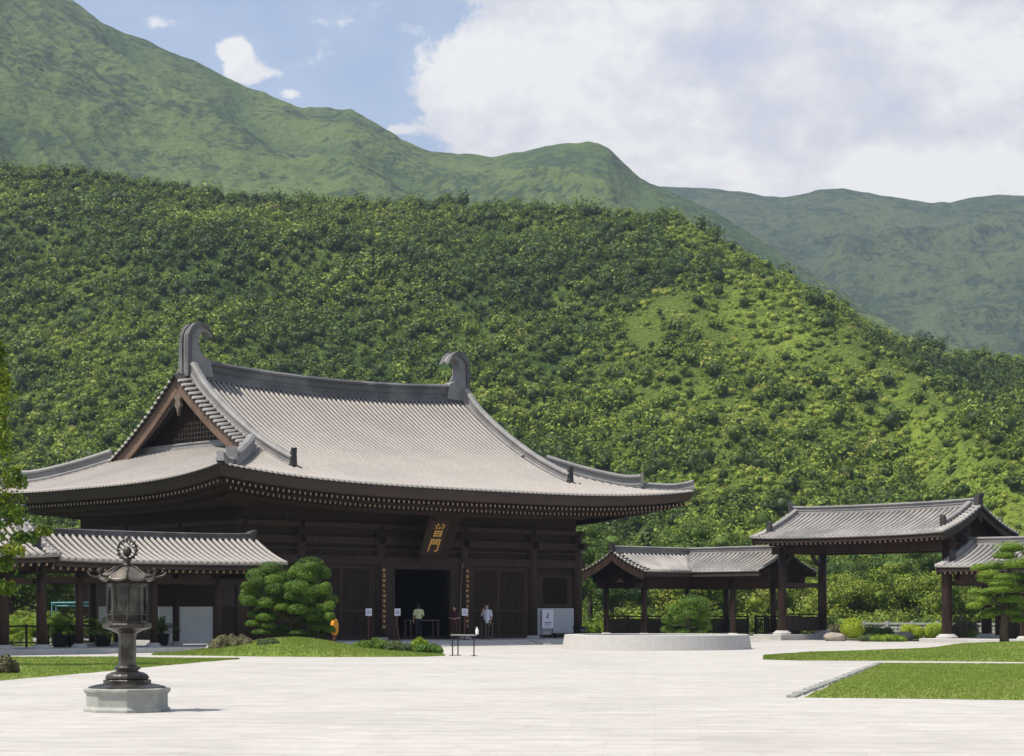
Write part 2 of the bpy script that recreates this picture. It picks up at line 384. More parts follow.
# ridges
RP = [(-.24, -.1), (-.24, .12), (-.19, .16), (-.19, .30), (-.23, .34), (-.19, .38), (-.19, .62), (-.27, .66), (-.27, .76), (-.13, .86), (.13, .86), (.27, .76), (.27, .66), (.19, .62), (.19, .38), (.23, .34), (.19, .30), (.19, .16), (.24, .12), (.24, -.1)]
def zr(a): return zh(a, BC, BH)
mr = MB().sweep([(a, BC, zr(a)-.02) for a in np.linspace(-8.9, 8.9, 25)], RP)
mr.build('main_ridge', 'ridge', hall)
orn = [(0, -.15), (0, 1.35), (.03, 1.75), (.16, 2.02), (.40, 2.22), (.70, 2.30), (.98, 2.24), (1.22, 2.08), (1.38, 1.86), (1.42, 1.66), (1.30, 1.60), (1.22, 1.74), (1.05, 1.84), (.86, 1.78), (.76, 1.58), (.74, 1.3), (.82, 1.08), (1.0, .92), (1.4, .82), (1.4, -.1)]
for s in (-1, 1):
    z0 = zr(9.3)
    f = MB()
    # body as quads strip so the concave outline stays clean
    outer = [(0, -.15), (0, .6), (0, 1.35), (.03, 1.75), (.16, 2.02), (.40, 2.22), (.70, 2.30), (.98, 2.24), (1.22, 2.08), (1.42, 1.80)]
    inner = [(1.45, -.1), (1.30, .66), (.84, .84), (.64, 1.16), (.60, 1.48), (.64, 1.72), (.76, 1.90), (.95, 1.97), (1.12, 1.92), (1.34, 1.70)]
    def strip(mb, o_, i_, lo, hi, mi=0):
        P = lambda u, w, y: (s*(8.98-u), BC+y, z0+w*1.06)
        k = len(o_); vs = [P(*p, lo) for p in o_]+[P(*p, lo) for p in i_]+[P(*p, hi) for p in o_]+[P(*p, hi) for p in i_]
        F_ = []
        for j in range(k-1):
            F_ += [(j, j+1, k+j+1, k+j), (2*k+j, 3*k+j, 3*k+j+1, 2*k+j+1), (j, 2*k+j, 2*k+j+1, j+1), (k+j, k+j+1, 3*k+j+1, 3*k+j)]
        F_ += [(0, k, 3*k, 2*k), (k-1, 3*k-1, 4*k-1, 2*k-1)]
        mb.add(vs, F_, mi)
    strip(f, outer, inner, -.30, .30)
    f.build('ridge_ornament', 'ridge_light', hall)
    g = MB()
    oo = [(u-.08*(1 if j < 4 else .5), w+(.07 if j > 3 else 0)) for j, (u, w) in enumerate(outer)]
    ii = [(u+(.15 if j < 6 else .06), w-(.0 if j < 4 else .12)) for j, (u, w) in enumerate(outer)]
    strip(g, oo, ii, -.40, -.12); strip(g, oo, ii, .12, .40)
    g.build('ornament_rim', 'ridge', hall)
# gable ridges running down both slopes, hips, verges, gables
GP = [(-.19, -.1), (-.19, .10), (-.15, .14), (-.15, .36), (-.20, .39), (-.20, .47), (-.09, .56), (.09, .56), (.20, .47), (.20, .39), (.15, .36), (.15, .14), (.19, .10), (.19, -.1)]
for s in (-1, 1):
    for rear in (False, True):
        sg = 1 if rear else -1
        ts = np.linspace(BH-.1, 3.3, 20)
        pts = [Vector(pf(s*8.75, t, rear)) for t in ts]
        pts = [p+Vector((0, 0, .28*math.exp(-((BH-t)/.9)**2*1.5))) for p, t in zip(pts, ts)]
        MB().sweep(pts, GP).build('gable_ridge', 'ridge_light', hall)
        e = pts[-1]
        o = MB()
        o.prism([(e.y+sg*0.0, e.z-.1), (e.y+sg*.05, e.z+.62), (e.y+sg*.16, e.z+.86), (e.y+sg*.24, e.z+.84), (e.y+sg*.22, e.z+.55), (e.y+sg*.26, e.z-.12)], 0, e.x-.13, e.x+.13)
        o.build('ridge_end_tile', 'verge_dark', hall)
        # hip: two stages
        def hip(t): a = s*(E-t); b = BC+sg*(BH-t); return Vector((a, b, zh(a, b, t)))
        h1 = [hip(t)+Vector((0, 0, .16*max(0, 1-abs(t-2.1)/.9)**2)) for t in np.linspace(5.7, 2.1, 12)]
        MB().sweep(h1, [(x*1.05, y*1.12) for x, y in GP]).build('hip_ridge', 'ridge_light', hall)
        h2 = [hip(t)+Vector((0, 0, .22*max(0, 1-t/1.2)**2)) for t in np.linspace(2.05, .12, 9)]
        MB().sweep(h2, [(x*.9, y*.72) for x, y in GP]).build('hip_ridge', 'ridge_light', hall)
        e2 = h1[-1]; dr = (h2[0]-h1[0]).normalized(); dr.z = 0
        MB().box(e2+dr*.06+Vector((0, 0, .34)), (.12, .5, .72), rz=math.atan2(dr.y, dr.x)).build('ridge_end_tile', 'ridge_light', hall)
    # verge tiles on the gable edge
    vg = MB()
    for rear in (False, True):
        for t in np.arange(5.2, BH-.2, .30):
            p = Vector(pf(s*8.9, t, rear)); q = Vector(pf(s*9.62, t, rear)); q.z = p.z-.10; p.z += .04; q.z += .04
            vg.sweep([p, (p+q)/2, q], arch(.095), False, 0, True, lat=(0, 1, .0))
    vb = MB()
    for rear in (False, True): vb.grid([[(s*xx, pf(0, t, rear)[1], zh(8.9, pf(0, t, rear)[1], t)+(.02 if xx < 9 else -.08)) for xx in (8.93, 9.6)] for t in np.linspace(5.1, BH, 20)])
    vb.build('verge_gap_sheet', 'verge_dark', hall)  # dark sheet laid over the roof to blacken the gaps between verge tiles
    vg.build('verge_tiles', 'tile', hall, smooth=True)
    bd = MB(); un = MB()
    for rear in (False, True):
        pts = [pf(s*9.3, t, rear) for t in np.linspace(BH, 4.9, 18)]
        un.sweep([(s*9.2, y, z-.09) for x, y, z in pts], [(-.32, -.05), (.32, -.05), (.32, .05), (-.32, .05)], lat=(1, 0, 0))
        bd.sweep([(s*9.34, y, z-.42-.0*j) for j, (x, y, z) in enumerate(pts)], [(-.07, -.36), (.07, -.36), (.07, .30), (-.07, .30)], lat=(1, 0, 0))
    un.build('verge_underside', 'verge_dark', hall); bd.build('bargeboard', 'wood_brown', hall)
    # gable wall
    gy = [(pf(0, t)[1], zh(8.3, 0, t)-.1-upturn(8.3, BC-BH+t)) for t in np.linspace(5.9, BH, 9)]
    poly = [(y, z) for y, z in gy] + [(2*BC-y, z) for y, z in gy[-2::-1]]
    zb = 9.0
    poly = [(poly[0][0], zb)] + poly + [(poly[-1][0], zb)]
    gw = MB().prism(poly, 0, s*8.05, s*8.2).build('gable_wall', 'wood_panel', hall)
    la = MB()
    for y in np.arange(BC-2.7, BC+2.71, .27):
        zt = 9.55+max(0, (2.9-abs(y-BC))*.62); la.b2(s*8.2, s*8.26, y-.02, y+.02, 9.5, min(zt, 10.9))
    for z in np.arange(9.55, 10.9, .24):
        w = min(2.8, 2.9-(z-9.55)/.62); la.b2(s*8.2, s*8.27, BC-w, BC+w, z-.02, z+.02)
    la.build('lattice', 'lattice', gw)
    b = MB().b2(s*8.15, s*8.45, BC-4.7, BC+4.7, 9.22, 9.44); b.b2(s*8.15, s*8.4, BC-.12, BC+.12, 10.95, 12.4)
    b.build('gable_beam', 'wood_red', hall)
    pd = MB(); zq = zr(9.3)-1.05
    pd.prism([(BC-.20, zq+.2), (BC-.34, zq-.1), (BC-.16, zq-.28), (BC-.26, zq-.55), (BC-.08, zq-.7), (BC, zq-1.05), (BC+.08, zq-.7), (BC+.26, zq-.55), (BC+.16, zq-.28), (BC+.34, zq-.1), (BC+.20, zq+.2)], 0, s*9.24, s*9.40)
    pd.build('gable_pendant', 'lattice', hall)
    # low ridge along the foot of the gable
    fr = MB().sweep([(s*8.62, BC+y, zh(8.62, BC, 6.33)+.03) for y in np.linspace(-5.2, 5.2, 7)], [(x*.8, y*.5) for x, y in GP])
    fr.build('gable_foot_ridge', 'ridge_light', hall)

# ---- walls and posts
W, D = 10.55, 14.1; ZF = .22
wl = MB()
for (x0, x1) in ((-W, -1.75), (1.75, W)): wl.b2(x0, x1, .0, .18, ZF, 3.8)
wl.b2(-W, W, .0, .18, 3.8, 6.6); wl.b2(-W, W, D-.18, D, ZF, 6.6)
for s in (-1, 1): wl.b2(s*W, s*(W-.18), .18, D-.18, ZF, 6.6)
wl.b2(-W+.2, W-.2, .2, D-.2, ZF, ZF+.02); wl.b2(-W-.2, W+.2, -.2, D+.2, 6.60, 6.66)
wl.build('wall', 'wood_panel', hall)
cols = [-10.55, -7.35, -2.65, 2.65, 7.35, 10.55]
for x in cols:
    for y in ((-.05, D) if abs(x) < 10 else (-.05, 4.7, 9.4, D)):
        c = MB().lathe([(.30, ZF), (.30, 3.0), (.285, 5.0), (.26, 5.75)], 14, (x, y, 0)); c.build('column', 'wood', hall, smooth=True)
        MB().lathe([(.46, ZF-.02), (.46, ZF+.05), (.36, ZF+.13)], 14, (x, y, 0)).build('column_base', 'granite', hall)
bm_ = MB()
for y0, y1 in ((-.22, .0), (D, D+.22)):
    bm_.b2(-W-.5, W+.5, y0, y1, 3.82, 4.22); bm_.b2(-W-.2, W+.2, y0+.03, y1-.03, 4.50, 4.58)
    bm_.b2(-W-.55, W+.55, y0-.04, y1+.04, 4.76, 5.10); bm_.b2(-W-.4, W+.4, y0-.06, y1+.06, 5.52, 5.76)
for s in (-1, 1):
    x0, x1 = sorted((s*W, s*(W+.22)))
    bm_.b2(x0, x1, .02, D-.02, 3.83, 4.21); bm_.b2(x0, x1, .02, D-.02, 4.77, 5.09); bm_.b2(x0, x1, .05, D-.05, 5.53, 5.75)
for x in cols: bm_.b2(x-.13, x+.13, -.75, -.05, 4.80, 5.12)
bm_.build('beam', 'wood', hall)
# front bays: doors of upright planks, windows, low panels
def plank_door(x0, x1, leaves=4):
    d = MB(); n = int((x1-x0)/.16); w = (x1-x0)/n
    for i in range(n): d.b2(x0+i*w+.012, x0+(i+1)*w-.012, -.06, -.0, ZF+.2, 3.66)
    return d
for s in (-1, 1):
    x0, x1 = sorted((s*3.25, s*6.75))
    for k in range(2):
        xa, xb = x0+k*(x1-x0)/2, x0+(k+1)*(x1-x0)/2
        dr = plank_door(xa+.06, xb-.06).build('door', 'wood_panel', hall)
        fr = MB(); fr.b2(xa, xa+.08, -.10, -.0, ZF, 3.8); fr.b2(xb-.08, xb, -.10, -.0, ZF, 3.8); fr.b2(xa+.08, xb-.08, -.1, 0, 3.6, 3.8); fr.b2(xa+.08, xb-.08, -.1, 0, ZF, ZF+.22); fr.b2(xa+.08, xb-.08, -.09, -.0, 1.55, 1.68)
        fr.build('door_frame', 'wood', dr)
    for xa, xb, dy in ((2.95, 3.25, .12), (6.75, 7.05, .12), (1.75, 2.35, .14)):
        MB().b2(*sorted((s*xa, s*xb)), -dy, 0, ZF, 3.81).build('door_post', 'wood', hall)
    x0, x1 = sorted((s*7.7, s*10.22))
    wn = MB(); wn.b2(x0, x1, -.1, 0, 3.3, 3.45); wn.b2(x0, x1, -.1, 0, 1.8, 1.95); wn.b2(x0, x0+.4, -.09, 0, 1.95, 3.3); wn.b2(x1-.4, x1, -.09, 0, 1.95, 3.3)
    w = wn.build('window', 'wood', hall)
    br = MB()
    for x in np.arange(x0+.5, x1-.42, .14): br.b2(x-.03, x+.03, -.07, -.01, 1.95, 3.3)
    br.build('window_bars', 'wood_panel', w)
    if s > 0: MB().b2(x0-.05, x1+.05, -.13, -.0, ZF+.16, 1.74).build('low_wall_panel', 'plaster_shaded', hall)
hd = MB(); hd.b2(-2.35, 2.35, -.16, -.0, 3.62, 3.83); hd.build('door_lintel', 'wood', hall); MB().b2(-1.75, 1.75, -.05, .2, ZF, ZF+.12).build('door_sill', 'wood', hall)
# plinth, steps and cheek stones
pl = MB(); pl.b2(-12.6, 12.6, -5.0, 16.2, -.2, ZF); pl.build('plinth', 'granite', hall)
MB().b2(-3.35, 2.55, -5.42, -5.0, -.2, .145).b2(-3.35, 2.55, -5.84, -5.42, -.2, .072).build('steps', 'granite', hall)
for x in (-3.6, 2.8):
    MB().prism([(-4.4, -.1), (-4.4, ZF+.05), (-5.0, ZF+.05), (-6.1, .04), (-6.1, -.1)], 0, x-.22, x+.22).build('cheek_stone', 'granite_pale', hall)
def hp(a, b, z=0):
    c, s = math.cos(TH), math.sin(TH); return Vector((HO[0]+a*c-b*s, HO[1]+a*s+b*c, z))

# ---- name plaque with its two characters
def text_mesh(name, body, size, mats, parent, loc, rot, extrude=.012, sx=1.0):
    cu = bpy.data.curves.new('txt', 'FONT'); cu.body = body; cu.size = size; cu.extrude = extrude; cu.align_x = 'CENTER'; cu.align_y = 'CENTER'; cu.offset = size*.012
    t = bpy.data.objects.new('txt', cu); col.objects.link(t)
    dg = bpy.context.evaluated_depsgraph_get(); me = bpy.data.meshes.new_from_object(t.evaluated_get(dg)); bpy.data.objects.remove(t)
    o = obj_from(name, me, mats, parent); o.location = loc; o.rotation_euler = rot; o.scale = (sx, 1, 1); return o
pq = empty('name_plaque', hp(-.28, -1.05, 4.30), TH, 'dark hanging name plaque with two gold characters above the open doorway', 'plaque')
M = Matrix.Rotation(math.radians(27), 3, 'X')
def tl(x, y, z): return M @ Vector((x, y, z))
def tbox(mb, x0, x1, y0, y1, z0, z1): mb.box(tl((x0+x1)/2, (y0+y1)/2, (z0+z1)/2), (x1-x0, y1-y0, z1-z0), M=M)
b = MB(); tbox(b, -.62, .62, 0, .1, .0, 1.85); b.build('board', 'wood', pq)
b = MB()
for (x0, x1, z0, z1) in ((-.62, .62, -.24, .0), (-.62, .62, 1.85, 2.15)): tbox(b, x0, x1, -.08, .06, z0, z1)
for s in (-1, 1):
    vs = [tl(s*x, y, z) for x, y, z in ((.62, -.02, -.2), (.62, -.02, 2.1), (1.02, -.22, 2.32), (.92, -.22, -.34))]
    vs += [v+tl(0, .08, 0) for v in vs]
    b.add(vs, [(0, 1, 2, 3), (4, 7, 6, 5), (0, 4, 5, 1), (1, 5, 6, 2), (2, 6, 7, 3), (3, 7, 4, 0)])
b.build('frame', 'wood_panel', pq, bevel=.02)
for ch, z in (('普', 1.28), ('門', .50)):
    text_mesh('character', ch, .74, 'gold', pq, tl(0, -.02, z), (math.radians(90+27), 0, 0), .014)

# ---- couplet boards on the two door posts
for s, lab in ((-1, 'tall narrow couplet board of gold characters left of the open doorway'), (1, 'tall narrow couplet board of gold characters right of the open doorway')):
    cb = empty('couplet_board', hp(s*2.65, -.42, ZF+.5), TH, lab, 'couplet board', 'couplet boards beside the doorway')
    MB().b2(-.16, .16, 0, .05, 0, 3.0).build('board', 'wood_red', cb)
    r_ = random.Random(11+s)
    for k in range(12):
        g = MB(); z = 2.84-k*.245; sz = .075
        for _ in range(6):
            if r_.random() < .5: y = z+r_.uniform(-sz, sz); g.b2(-sz*r_.uniform(.4, 1), sz*r_.uniform(.4, 1), -.014, 0, y-.010, y+.010)
            else: x = r_.uniform(-sz, sz); g.b2(x-.010, x+.010, -.012, 0, z-sz*r_.uniform(.3, 1), z+sz*r_.uniform(.3, 1))
        g.build('character', 'gold', cb)

# ================================================================== GABLED ROOFS (gate, corridors)
class Gable:
    """roof in the local frame of its root: eaves along x, ridge at yc"""
    def __init__(s, yf, yr, ze, rise, lift=.12, xm=0, xh=5): s.yf, s.yr, s.ze, s.rise, s.lift, s.xm, s.xh = yf, yr, ze, rise, lift, xm, xh; s.yc = (yf+yr)/2; s.h = (yr-yf)/2
    def z(s, x, y):
        t = s.h-abs(y-s.yc); k = t/s.h
        return s.ze + s.rise*(.62*k+.38*k*k) + s.lift*(abs(x-s.xm)/s.xh)**3
def gable_roof(root, g, x0, x1, sp=.30, tm='tile', ridge_h=1.0, gables=(True, True), wood='wood', raf=True, rr=.085, gr=True):
    m = MB(); ys = np.concatenate([np.linspace(g.yf, g.yc, 8), np.linspace(g.yc, g.yr, 8)[1:]]); xs = np.linspace(x0, x1, 13)
    m.grid([[(x, y, g.z(x, y)) for x in xs] for y in ys]); rf_ = m.build('tiled_roof', 'pan', root, smooth=False)
    rb = MB(); n = int((x1-x0)/sp)
    for i in range(n+1):
        x = x0+.08+i*(x1-x0-.16)/n
        for sg in (-1, 1):
            rb.sweep([(x, g.yc+sg*d, g.z(x, g.yc+sg*min(d, g.h))) for d in np.linspace(g.h+.04, .06, 8)], arch(rr), False, 0, True, lat=(1, 0, 0))
    for sg in (-1, 1):
        y = g.yc+sg*g.h
        rb.sweep([(x, y, g.z(x, y)-.01) for x in xs], [(-.03, -.07), (.03, -.07), (.03, .03), (-.03, .03)])
    rb.build('tile_ribs', tm, rf_, smooth=True)
    so = MB(); so.grid([[(x, y, g.z(x, y)-.16) for x in np.linspace(x0+.05, x1-.05, 9)] for y in ys]); so.build('soffit', wood, root, normals=False)
    fb = MB()
    for sg in (-1, 1):
        y = g.yc+sg*(g.h-.06); fb.sweep([(x, y-sg*.02, g.z(x, y)-.17) for x in xs], [(-.04, -.13), (.04, -.13), (.04, .1), (-.04, .1)])
    fb.build('eave_board', 'fascia', root)
    if raf:
        n = int((x1-x0)/.33)
        for sg in (-1, 1):
            r = MB()
            for i in range(n+1):
                x = x0+.15+i*(x1-x0-.3)/n
                y = g.yc+sg*(g.h-.16); y2 = g.yc+sg*(g.h-1.1)
                r.bar((x, y, g.z(x, y)-.40), (x, y2, g.z(x, y2)-.40), .10, .11, 0, mi_start=1)
            r.build('rafters', [wood, 'cream'], root)
    k = ridge_h
    pr = [(a*.8*k**.5, b_*.62*k) for a, b_ in RP]
    MB().sweep([(x, g.yc, g.z(x, g.yc)-.02) for x in np.linspace(x0+.12, x1-.12, 13)], pr).build('main_ridge', 'ridge_light' if tm == 'tile_grey' else 'ridge', root)
    for s, x, on in ((-1, x0, gables[0]), (1, x1, gables[1])):
        if not on: continue
        xe = x-s*.14
        e = MB(); zt = g.z(xe, g.yc)
        e.prism([(xe-s*.2, zt-.1), (xe-s*.2, zt+.5*k), (xe-s*.08, zt+.66*k), (xe+s*.12, zt+.80*k), (xe+s*.16, zt+.70*k), (xe+s*.08, zt+.4*k), (xe+s*.08, zt-.1)], 1, g.yc-.2, g.yc+.2)
        e.build('ridge_ornament', 'verge_dark', root)
        xg = x-s*.62
        vt = MB(); bb = MB(); vu = MB()
        for sg in (-1, 1):
            ds = np.linspace(.1, g.h*.72, 9)
            if gr: MB().sweep([(xg, g.yc+sg*d, g.z(xg, g.yc+sg*d)) for d in ds], [(a*.75, b_*.62) for a, b_ in GP]).build('gable_ridge', 'ridge_light', root)
            y = g.yc+sg*g.h*.72; z = g.z(xg, y)
            if gr: MB().prism([(y, z-.08), (y+sg*.03, z+.44), (y+sg*.14, z+.60), (y+sg*.19, z+.56), (y+sg*.17, z-.1)], 0, xg-.15, xg+.15).build('ridge_end_tile', 'verge_dark', root)
            for d in (np.arange(.25, g.h, .27) if gr else ()):
                y = g.yc+sg*d; za = g.z(x, y)+.05
                vt.sweep([(x-s*.5, y, za), (x+s*.06, y, za-.05)], arch(.085), False, 0, True, lat=(0, 1, 0))
            pts = [(x-s*.02, g.yc+sg*d, g.z(x, g.yc+sg*d)) for d in np.linspace(0, g.h, 9)]
            bb.sweep([(a-s*.10, b_, c-.30) for a, b_, c in pts], [(-.04, -.17), (.04, -.17), (.04, .17), (-.04, .17)], lat=(1, 0, 0))
            vu.sweep([(a, b_, c-.07) for a, b_, c in pts], [(-.05, -.06), (.05, -.06), (.05, .06), (-.05, .06)], lat=(1, 0, 0))
        (vt.build('verge_tiles', tm, root, smooth=True) if gr else None); bb.build('bargeboard', 'wood_red', root); vu.build('verge_underside', 'verge_dark', root)
        zt = g.z(x, g.yc); MB().prism([(g.yc-.14, zt-.35), (g.yc-.2, zt-.6), (g.yc, zt-.95), (g.yc+.2, zt-.6), (g.yc+.14, zt-.35)], 0, x-s*.05, x-s*.12).build('gable_pendant', 'wood', root)
    return rf_
def gable_infill(root, g, x, zb, name='gable_wall', m='wood_panel'):
    ys = np.linspace(g.yf+.55, g.yr-.55, 13)
    MB().prism([(ys[0], zb)]+[(y, g.z(x, y)-.18) for y in ys]+[(ys[-1], zb)], 0, x-.06, x+.06).build(name, m, root)
def column(root, x, y, z0, z1, r=.17, m='wood', base='granite_pale', bh=.16):
    c = MB().lathe([(r, z0), (r, z0+(z1-z0)*.6), (r*.93, z1)], 12, (x, y, 0)).build('column', m, root, smooth=True)
    if base: MB().lathe([(r*2.1, z0-.02), (r*2.1, z0+bh*.35), (r*1.9, z0+bh*.5), (r*1.35, z0+bh)], 14, (x, y, 0)).build('column_base', base, root)

# ---- LEFT CORRIDOR (hall frame) ------------------------------------------------
lc = empty('covered_corridor', hp(-19.5, -6.1), TH, 'long low corridor with sunlit tiled gable roof in front of the hall\'s left side', 'corridor', 'covered corridors round the court')
gl = Gable(-2.33, 2.33, 3.52, 1.08, .07, 0, 5.5)
gable_roof(lc, gl, -5.6, 5.3, sp=.30, ridge_h=.42, gables=(False, True), rr=.076, gr=False)
gable_infill(lc, gl, 4.6, 2.95)
def alx(px, yl):   # local x on the corridor's line yl
    lo, hi = -16., 8.
    for _ in range(50):
        m_ = (lo+hi)/2; p = hp(-19.5+m_, -6.1+yl)
        if 512+F*p.x/p.y < px: lo = m_
        else: hi = m_
    return (lo+hi)/2
lfx = [alx(px, -1.45) for px in (79.5, 153.5, 217, 262)]; lrx = [alx(px, 1.45) for px in (92.5, 117, 175.5, 236.5)]+[4.3]
for x in lfx: column(lc, x, -1.45, .2, 3.15, .15)
for x in lrx: column(lc, x, 1.45, .2, 3.15, .15)
b = MB()
for y in (-1.45, 1.45): b.b2(-5.6, 4.9, y-.10, y+.10, 3.1, 3.36); b.b2(-5.6, 4.7, y-.07, y+.07, 2.68, 2.9)
for x in lfx: b.b2(x-.09, x+.09, -1.35, 1.35, 3.12, 3.34)
b.build('beam', 'wood', lc)
b = MB(); b.b2(alx(151, 1.45), 4.2, 1.38, 1.50, 1.80, 2.68); b.build('upper_wall', 'wood_panel', lc)
MB().b2(alx(240, 1.45), 4.2, 1.38, 1.50, .2, 1.80).build('wall', 'wood_panel', lc)
for a_, b_ in ((99, 110), (158.5, 172), (179.5, 213.5), (221.5, 233)):
    MB().b2(alx(a_, 1.45), alx(b_, 1.45), 1.40, 1.48, .24, 1.79).build('wall_panel', 'plaster', lc)
for px in (217.5,):
    MB().b2(alx(px-3.5, 1.45), alx(px+3.5, 1.45), 1.37, 1.52, .2, 2.7).build('wall_post', 'wood', lc)
MB().b2(-5.7, 5.6, -2.95, 2.2, -.2, .2).build('platform', 'granite', lc, bevel=.02)
b = MB()   # low rail on the open rear bays
xe_ = alx(98, 1.45); b.b2(-5.6, xe_, 1.42, 1.48, .98, 1.05); b.b2(-5.6, xe_, 1.42, 1.48, .35, .40)
for x in np.arange(-5.5, xe_, .95): b.b2(x-.035, x+.035, 1.41, 1.49, .2, 1.08)
b.build('balustrade', 'wood', lc)

# ---- LEFT END PAVILION
lp = empty('corner_pavilion', hp(-29.35, -6.5), TH, 'tiled corner pavilion at the left picture edge, partly behind leaves', 'pavilion')
gp = Gable(-2.75, 2.75, 3.62, 1.5, .10, 0, 4.2)
gable_roof(lp, gp, -5.4, 4.15, sp=.31, ridge_h=.6, gables=(False, True), wood='wood_red', rr=.085)
gable_infill(lp, gp, 3.5, 3.0)
pfx = [alx(px, -2.15)+9.85 for px in (4, 41.5)]
for x in [-4.6]+pfx: column(lp, x, -1.75, .2, 3.2, .19)
for x in (-4.6, -.6, 3.3): column(lp, x, 1.75, .2, 3.2, .19)
b = MB()
for y in (-1.75, 1.75): b.b2(-5.4, 3.7, y-.11, y+.11, 3.12, 3.4); b.b2(-5.4, 3.5, y-.08, y+.08, 2.6, 2.84)
for x in (-4.6, -.6, 3.3): b.b2(x-.1, x+.1, -1.65, 1.65, 3.14, 3.38)
b.build('beam', 'wood', lp)
MB().b2(-5.6, 4.1, -2.75, 2.5, -.2, .2).build('platform', 'granite', lp, bevel=.02)
b = MB(); b.b2(-5.3, 3.2, 1.72, 1.78, .98, 1.05); b.b2(-5.3, 3.2, 1.72, 1.78, .35, .40)
for x in np.arange(-5.2, 3.2, .95): b.b2(x-.035, x+.035, 1.71, 1.79, .2, 1.08)
b.build('balustrade', 'wood', lp)
# ================================================================== GATE
GO = (18.585, 109.03, 0); GR = TH-math.pi/2
def gp_(x, y, z=0):
    c, s = math.cos(GR), math.sin(GR); return Vector((GO[0]+x*c-y*s, GO[1]+x*s+y*c, z))
gate = empty('roofed_gateway', GO, GR, 'tall open gateway of dark columns under a grey tiled roof', 'gateway')
gg = Gable(-1.56, 5.06, 5.55, 1.42, .10, 0, 6.4)
gable_roof(gate, gg, -6.37, 6.37, sp=.34, tm='tile_grey', ridge_h=.78, wood='wood_red', rr=.085)
for s in (-1, 1): gable_infill(gate, gg, s*5.465, 5.15)
CX = 5.465
for s in (-1, 1):
    for y in (0, 3.5): column(gate, s*CX, y, .3 if s < 0 else .2, 5.1, .25 if s < 0 else .27, m='wood_red', bh=.22)
b = MB()
for y in (0, 3.5):
    b.b2(-6.1, 6.1, y-.13, y+.13, 4.72, 5.12); b.b2(-5.9, 5.9, y-.17, y+.17, 5.16, 5.36)
for s in (-1, 1):
    b.b2(s*CX-.11, s*CX+.11, .12, 3.38, 4.74, 5.10); b.b2(s*CX-.09, s*CX+.09, .2, 3.3, 2.9, 3.15)
    b.b2(s*CX-.1, s*CX+.1, 1.6, 1.9, 5.1, 6.6)
b.b2(-5.9, 5.9, 1.62, 1.88, 6.55, 6.8)
b.build('beam', 'wood_red', gate)
bk = MB()
for x in (-5.465, -2.7, 0, 2.7, 5.465):
    for y, sg in ((0, -1), (3.5, 1)):
        bk.box((x, y, 5.44), (.4, .4, .14)); bk.box((x, y+sg*.35, 5.56), (.15, 1.1, .14)); bk.box((x, y, 5.58), (1.0, .15, .14))
for s in (-1, 1):
    for y, sg in ((0, 1), (3.5, -1)): bk.bar((s*CX, y+sg*.25, 4.1), (s*CX, y+sg*.95, 4.72), .1, .14)
bk.build('brackets', 'wood_red', gate)
MB().b2(-6.75, -4.75, -.95, 4.4, -.2, .3).build('platform', 'granite', gate, bevel=.02)
MB().b2(4.45, 7.4, -1.0, 4.3, -.2, .2).build('platform', 'granite_pale', gate, bevel=.02)
b = MB(); b.b2(-CX-.04, -CX+.04, .3, 3.2, .5, 1.28); b.b2(-CX-.06, -CX+.06, .28, 3.22, 1.36, 1.44); b.build('side_rail', 'wood', gate)

# ---- L-shaped corridor between hall and gate
lcr = empty('covered_corridor', gp_(-10, 0), GR, 'L-shaped open corridor with grey tiled roof joining the tall gateway', 'corridor', 'covered corridors round the court')
XO = 10.0   # local x offset of the root
X1, XI, XR, XOo = -5.95+XO, -10.95+XO, -13.45+XO, -15.95+XO
YF, YC, YR, YE = -1.4, 1.1, 3.6, -5.3
def tL(x, y): return min(x-XOo, YR-y, max(XI-x, y-YF))
def zL(x, y):
    k = max(0, min(1, tL(x, y)/2.5)); return 3.84 + 1.10*(.62*k+.38*k*k)
m = MB(); st = .25
def cell(mb, x0, x1, y0, y1, dz=0):
    nx = max(1, round((x1-x0)/st)); ny = max(1, round((y1-y0)/st))
    mb.grid([[(x, y, zL(x, y)+dz) for x in np.linspace(x0, x1, nx+1)] for y in np.linspace(y0, y1, ny+1)])
for mb, dz in ((m, 0),): cell(mb, XOo, XI, YE, YR, dz); cell(mb, XI, X1, YF, YR, dz)
rfl = m.build('tiled_roof', 'pan', lcr, smooth=False)
so = MB(); cell(so, XOo+.05, XI-.05, YE+.05, YR-.05, -.16); cell(so, XI-.05, X1-.05, YF+.05, YR-.05, -.16); so.build('soffit', 'wood', lcr, normals=False)
rb = MB()
def rib2(xa, ya, xb, yb):
    L_ = math.hypot(xb-xa, yb-ya)
    if L_ < .15: return
    n = max(3, int(L_/.35)+1); lat = (1, 0, 0) if abs(xb-xa) < 1e-6 else (0, 1, 0)
    rb.sweep([(xa+(xb-xa)*k, ya+(yb-ya)*k, zL(xa+(xb-xa)*k, ya+(yb-ya)*k)) for k in np.linspace(0, 1, n)], arch(.082), False, 0, True, lat=lat)
x = X1-.1
while x > XOo+.1:
    if x > XR: rib2(x, max(YF, YF+(XI-x))-.03*(x > XI), x, YC-.05)
    rib2(x, YR+.03, x, max(YC+.05, YR-(x-XOo)) if x < XR else YC+.05); x -= .34
y = YE+.1
while y < YR-.1:
    if y < YC: rib2(max(XR, XI-max(0, y-YF)), y, XR+.05, y) if False else rib2(XI-max(0, y-YF)+.03*(y < YF), y, XR+.05, y)
    rib2(XOo-.03, y, min(XR-.05, XOo+(YR-y)) , y); y += .34
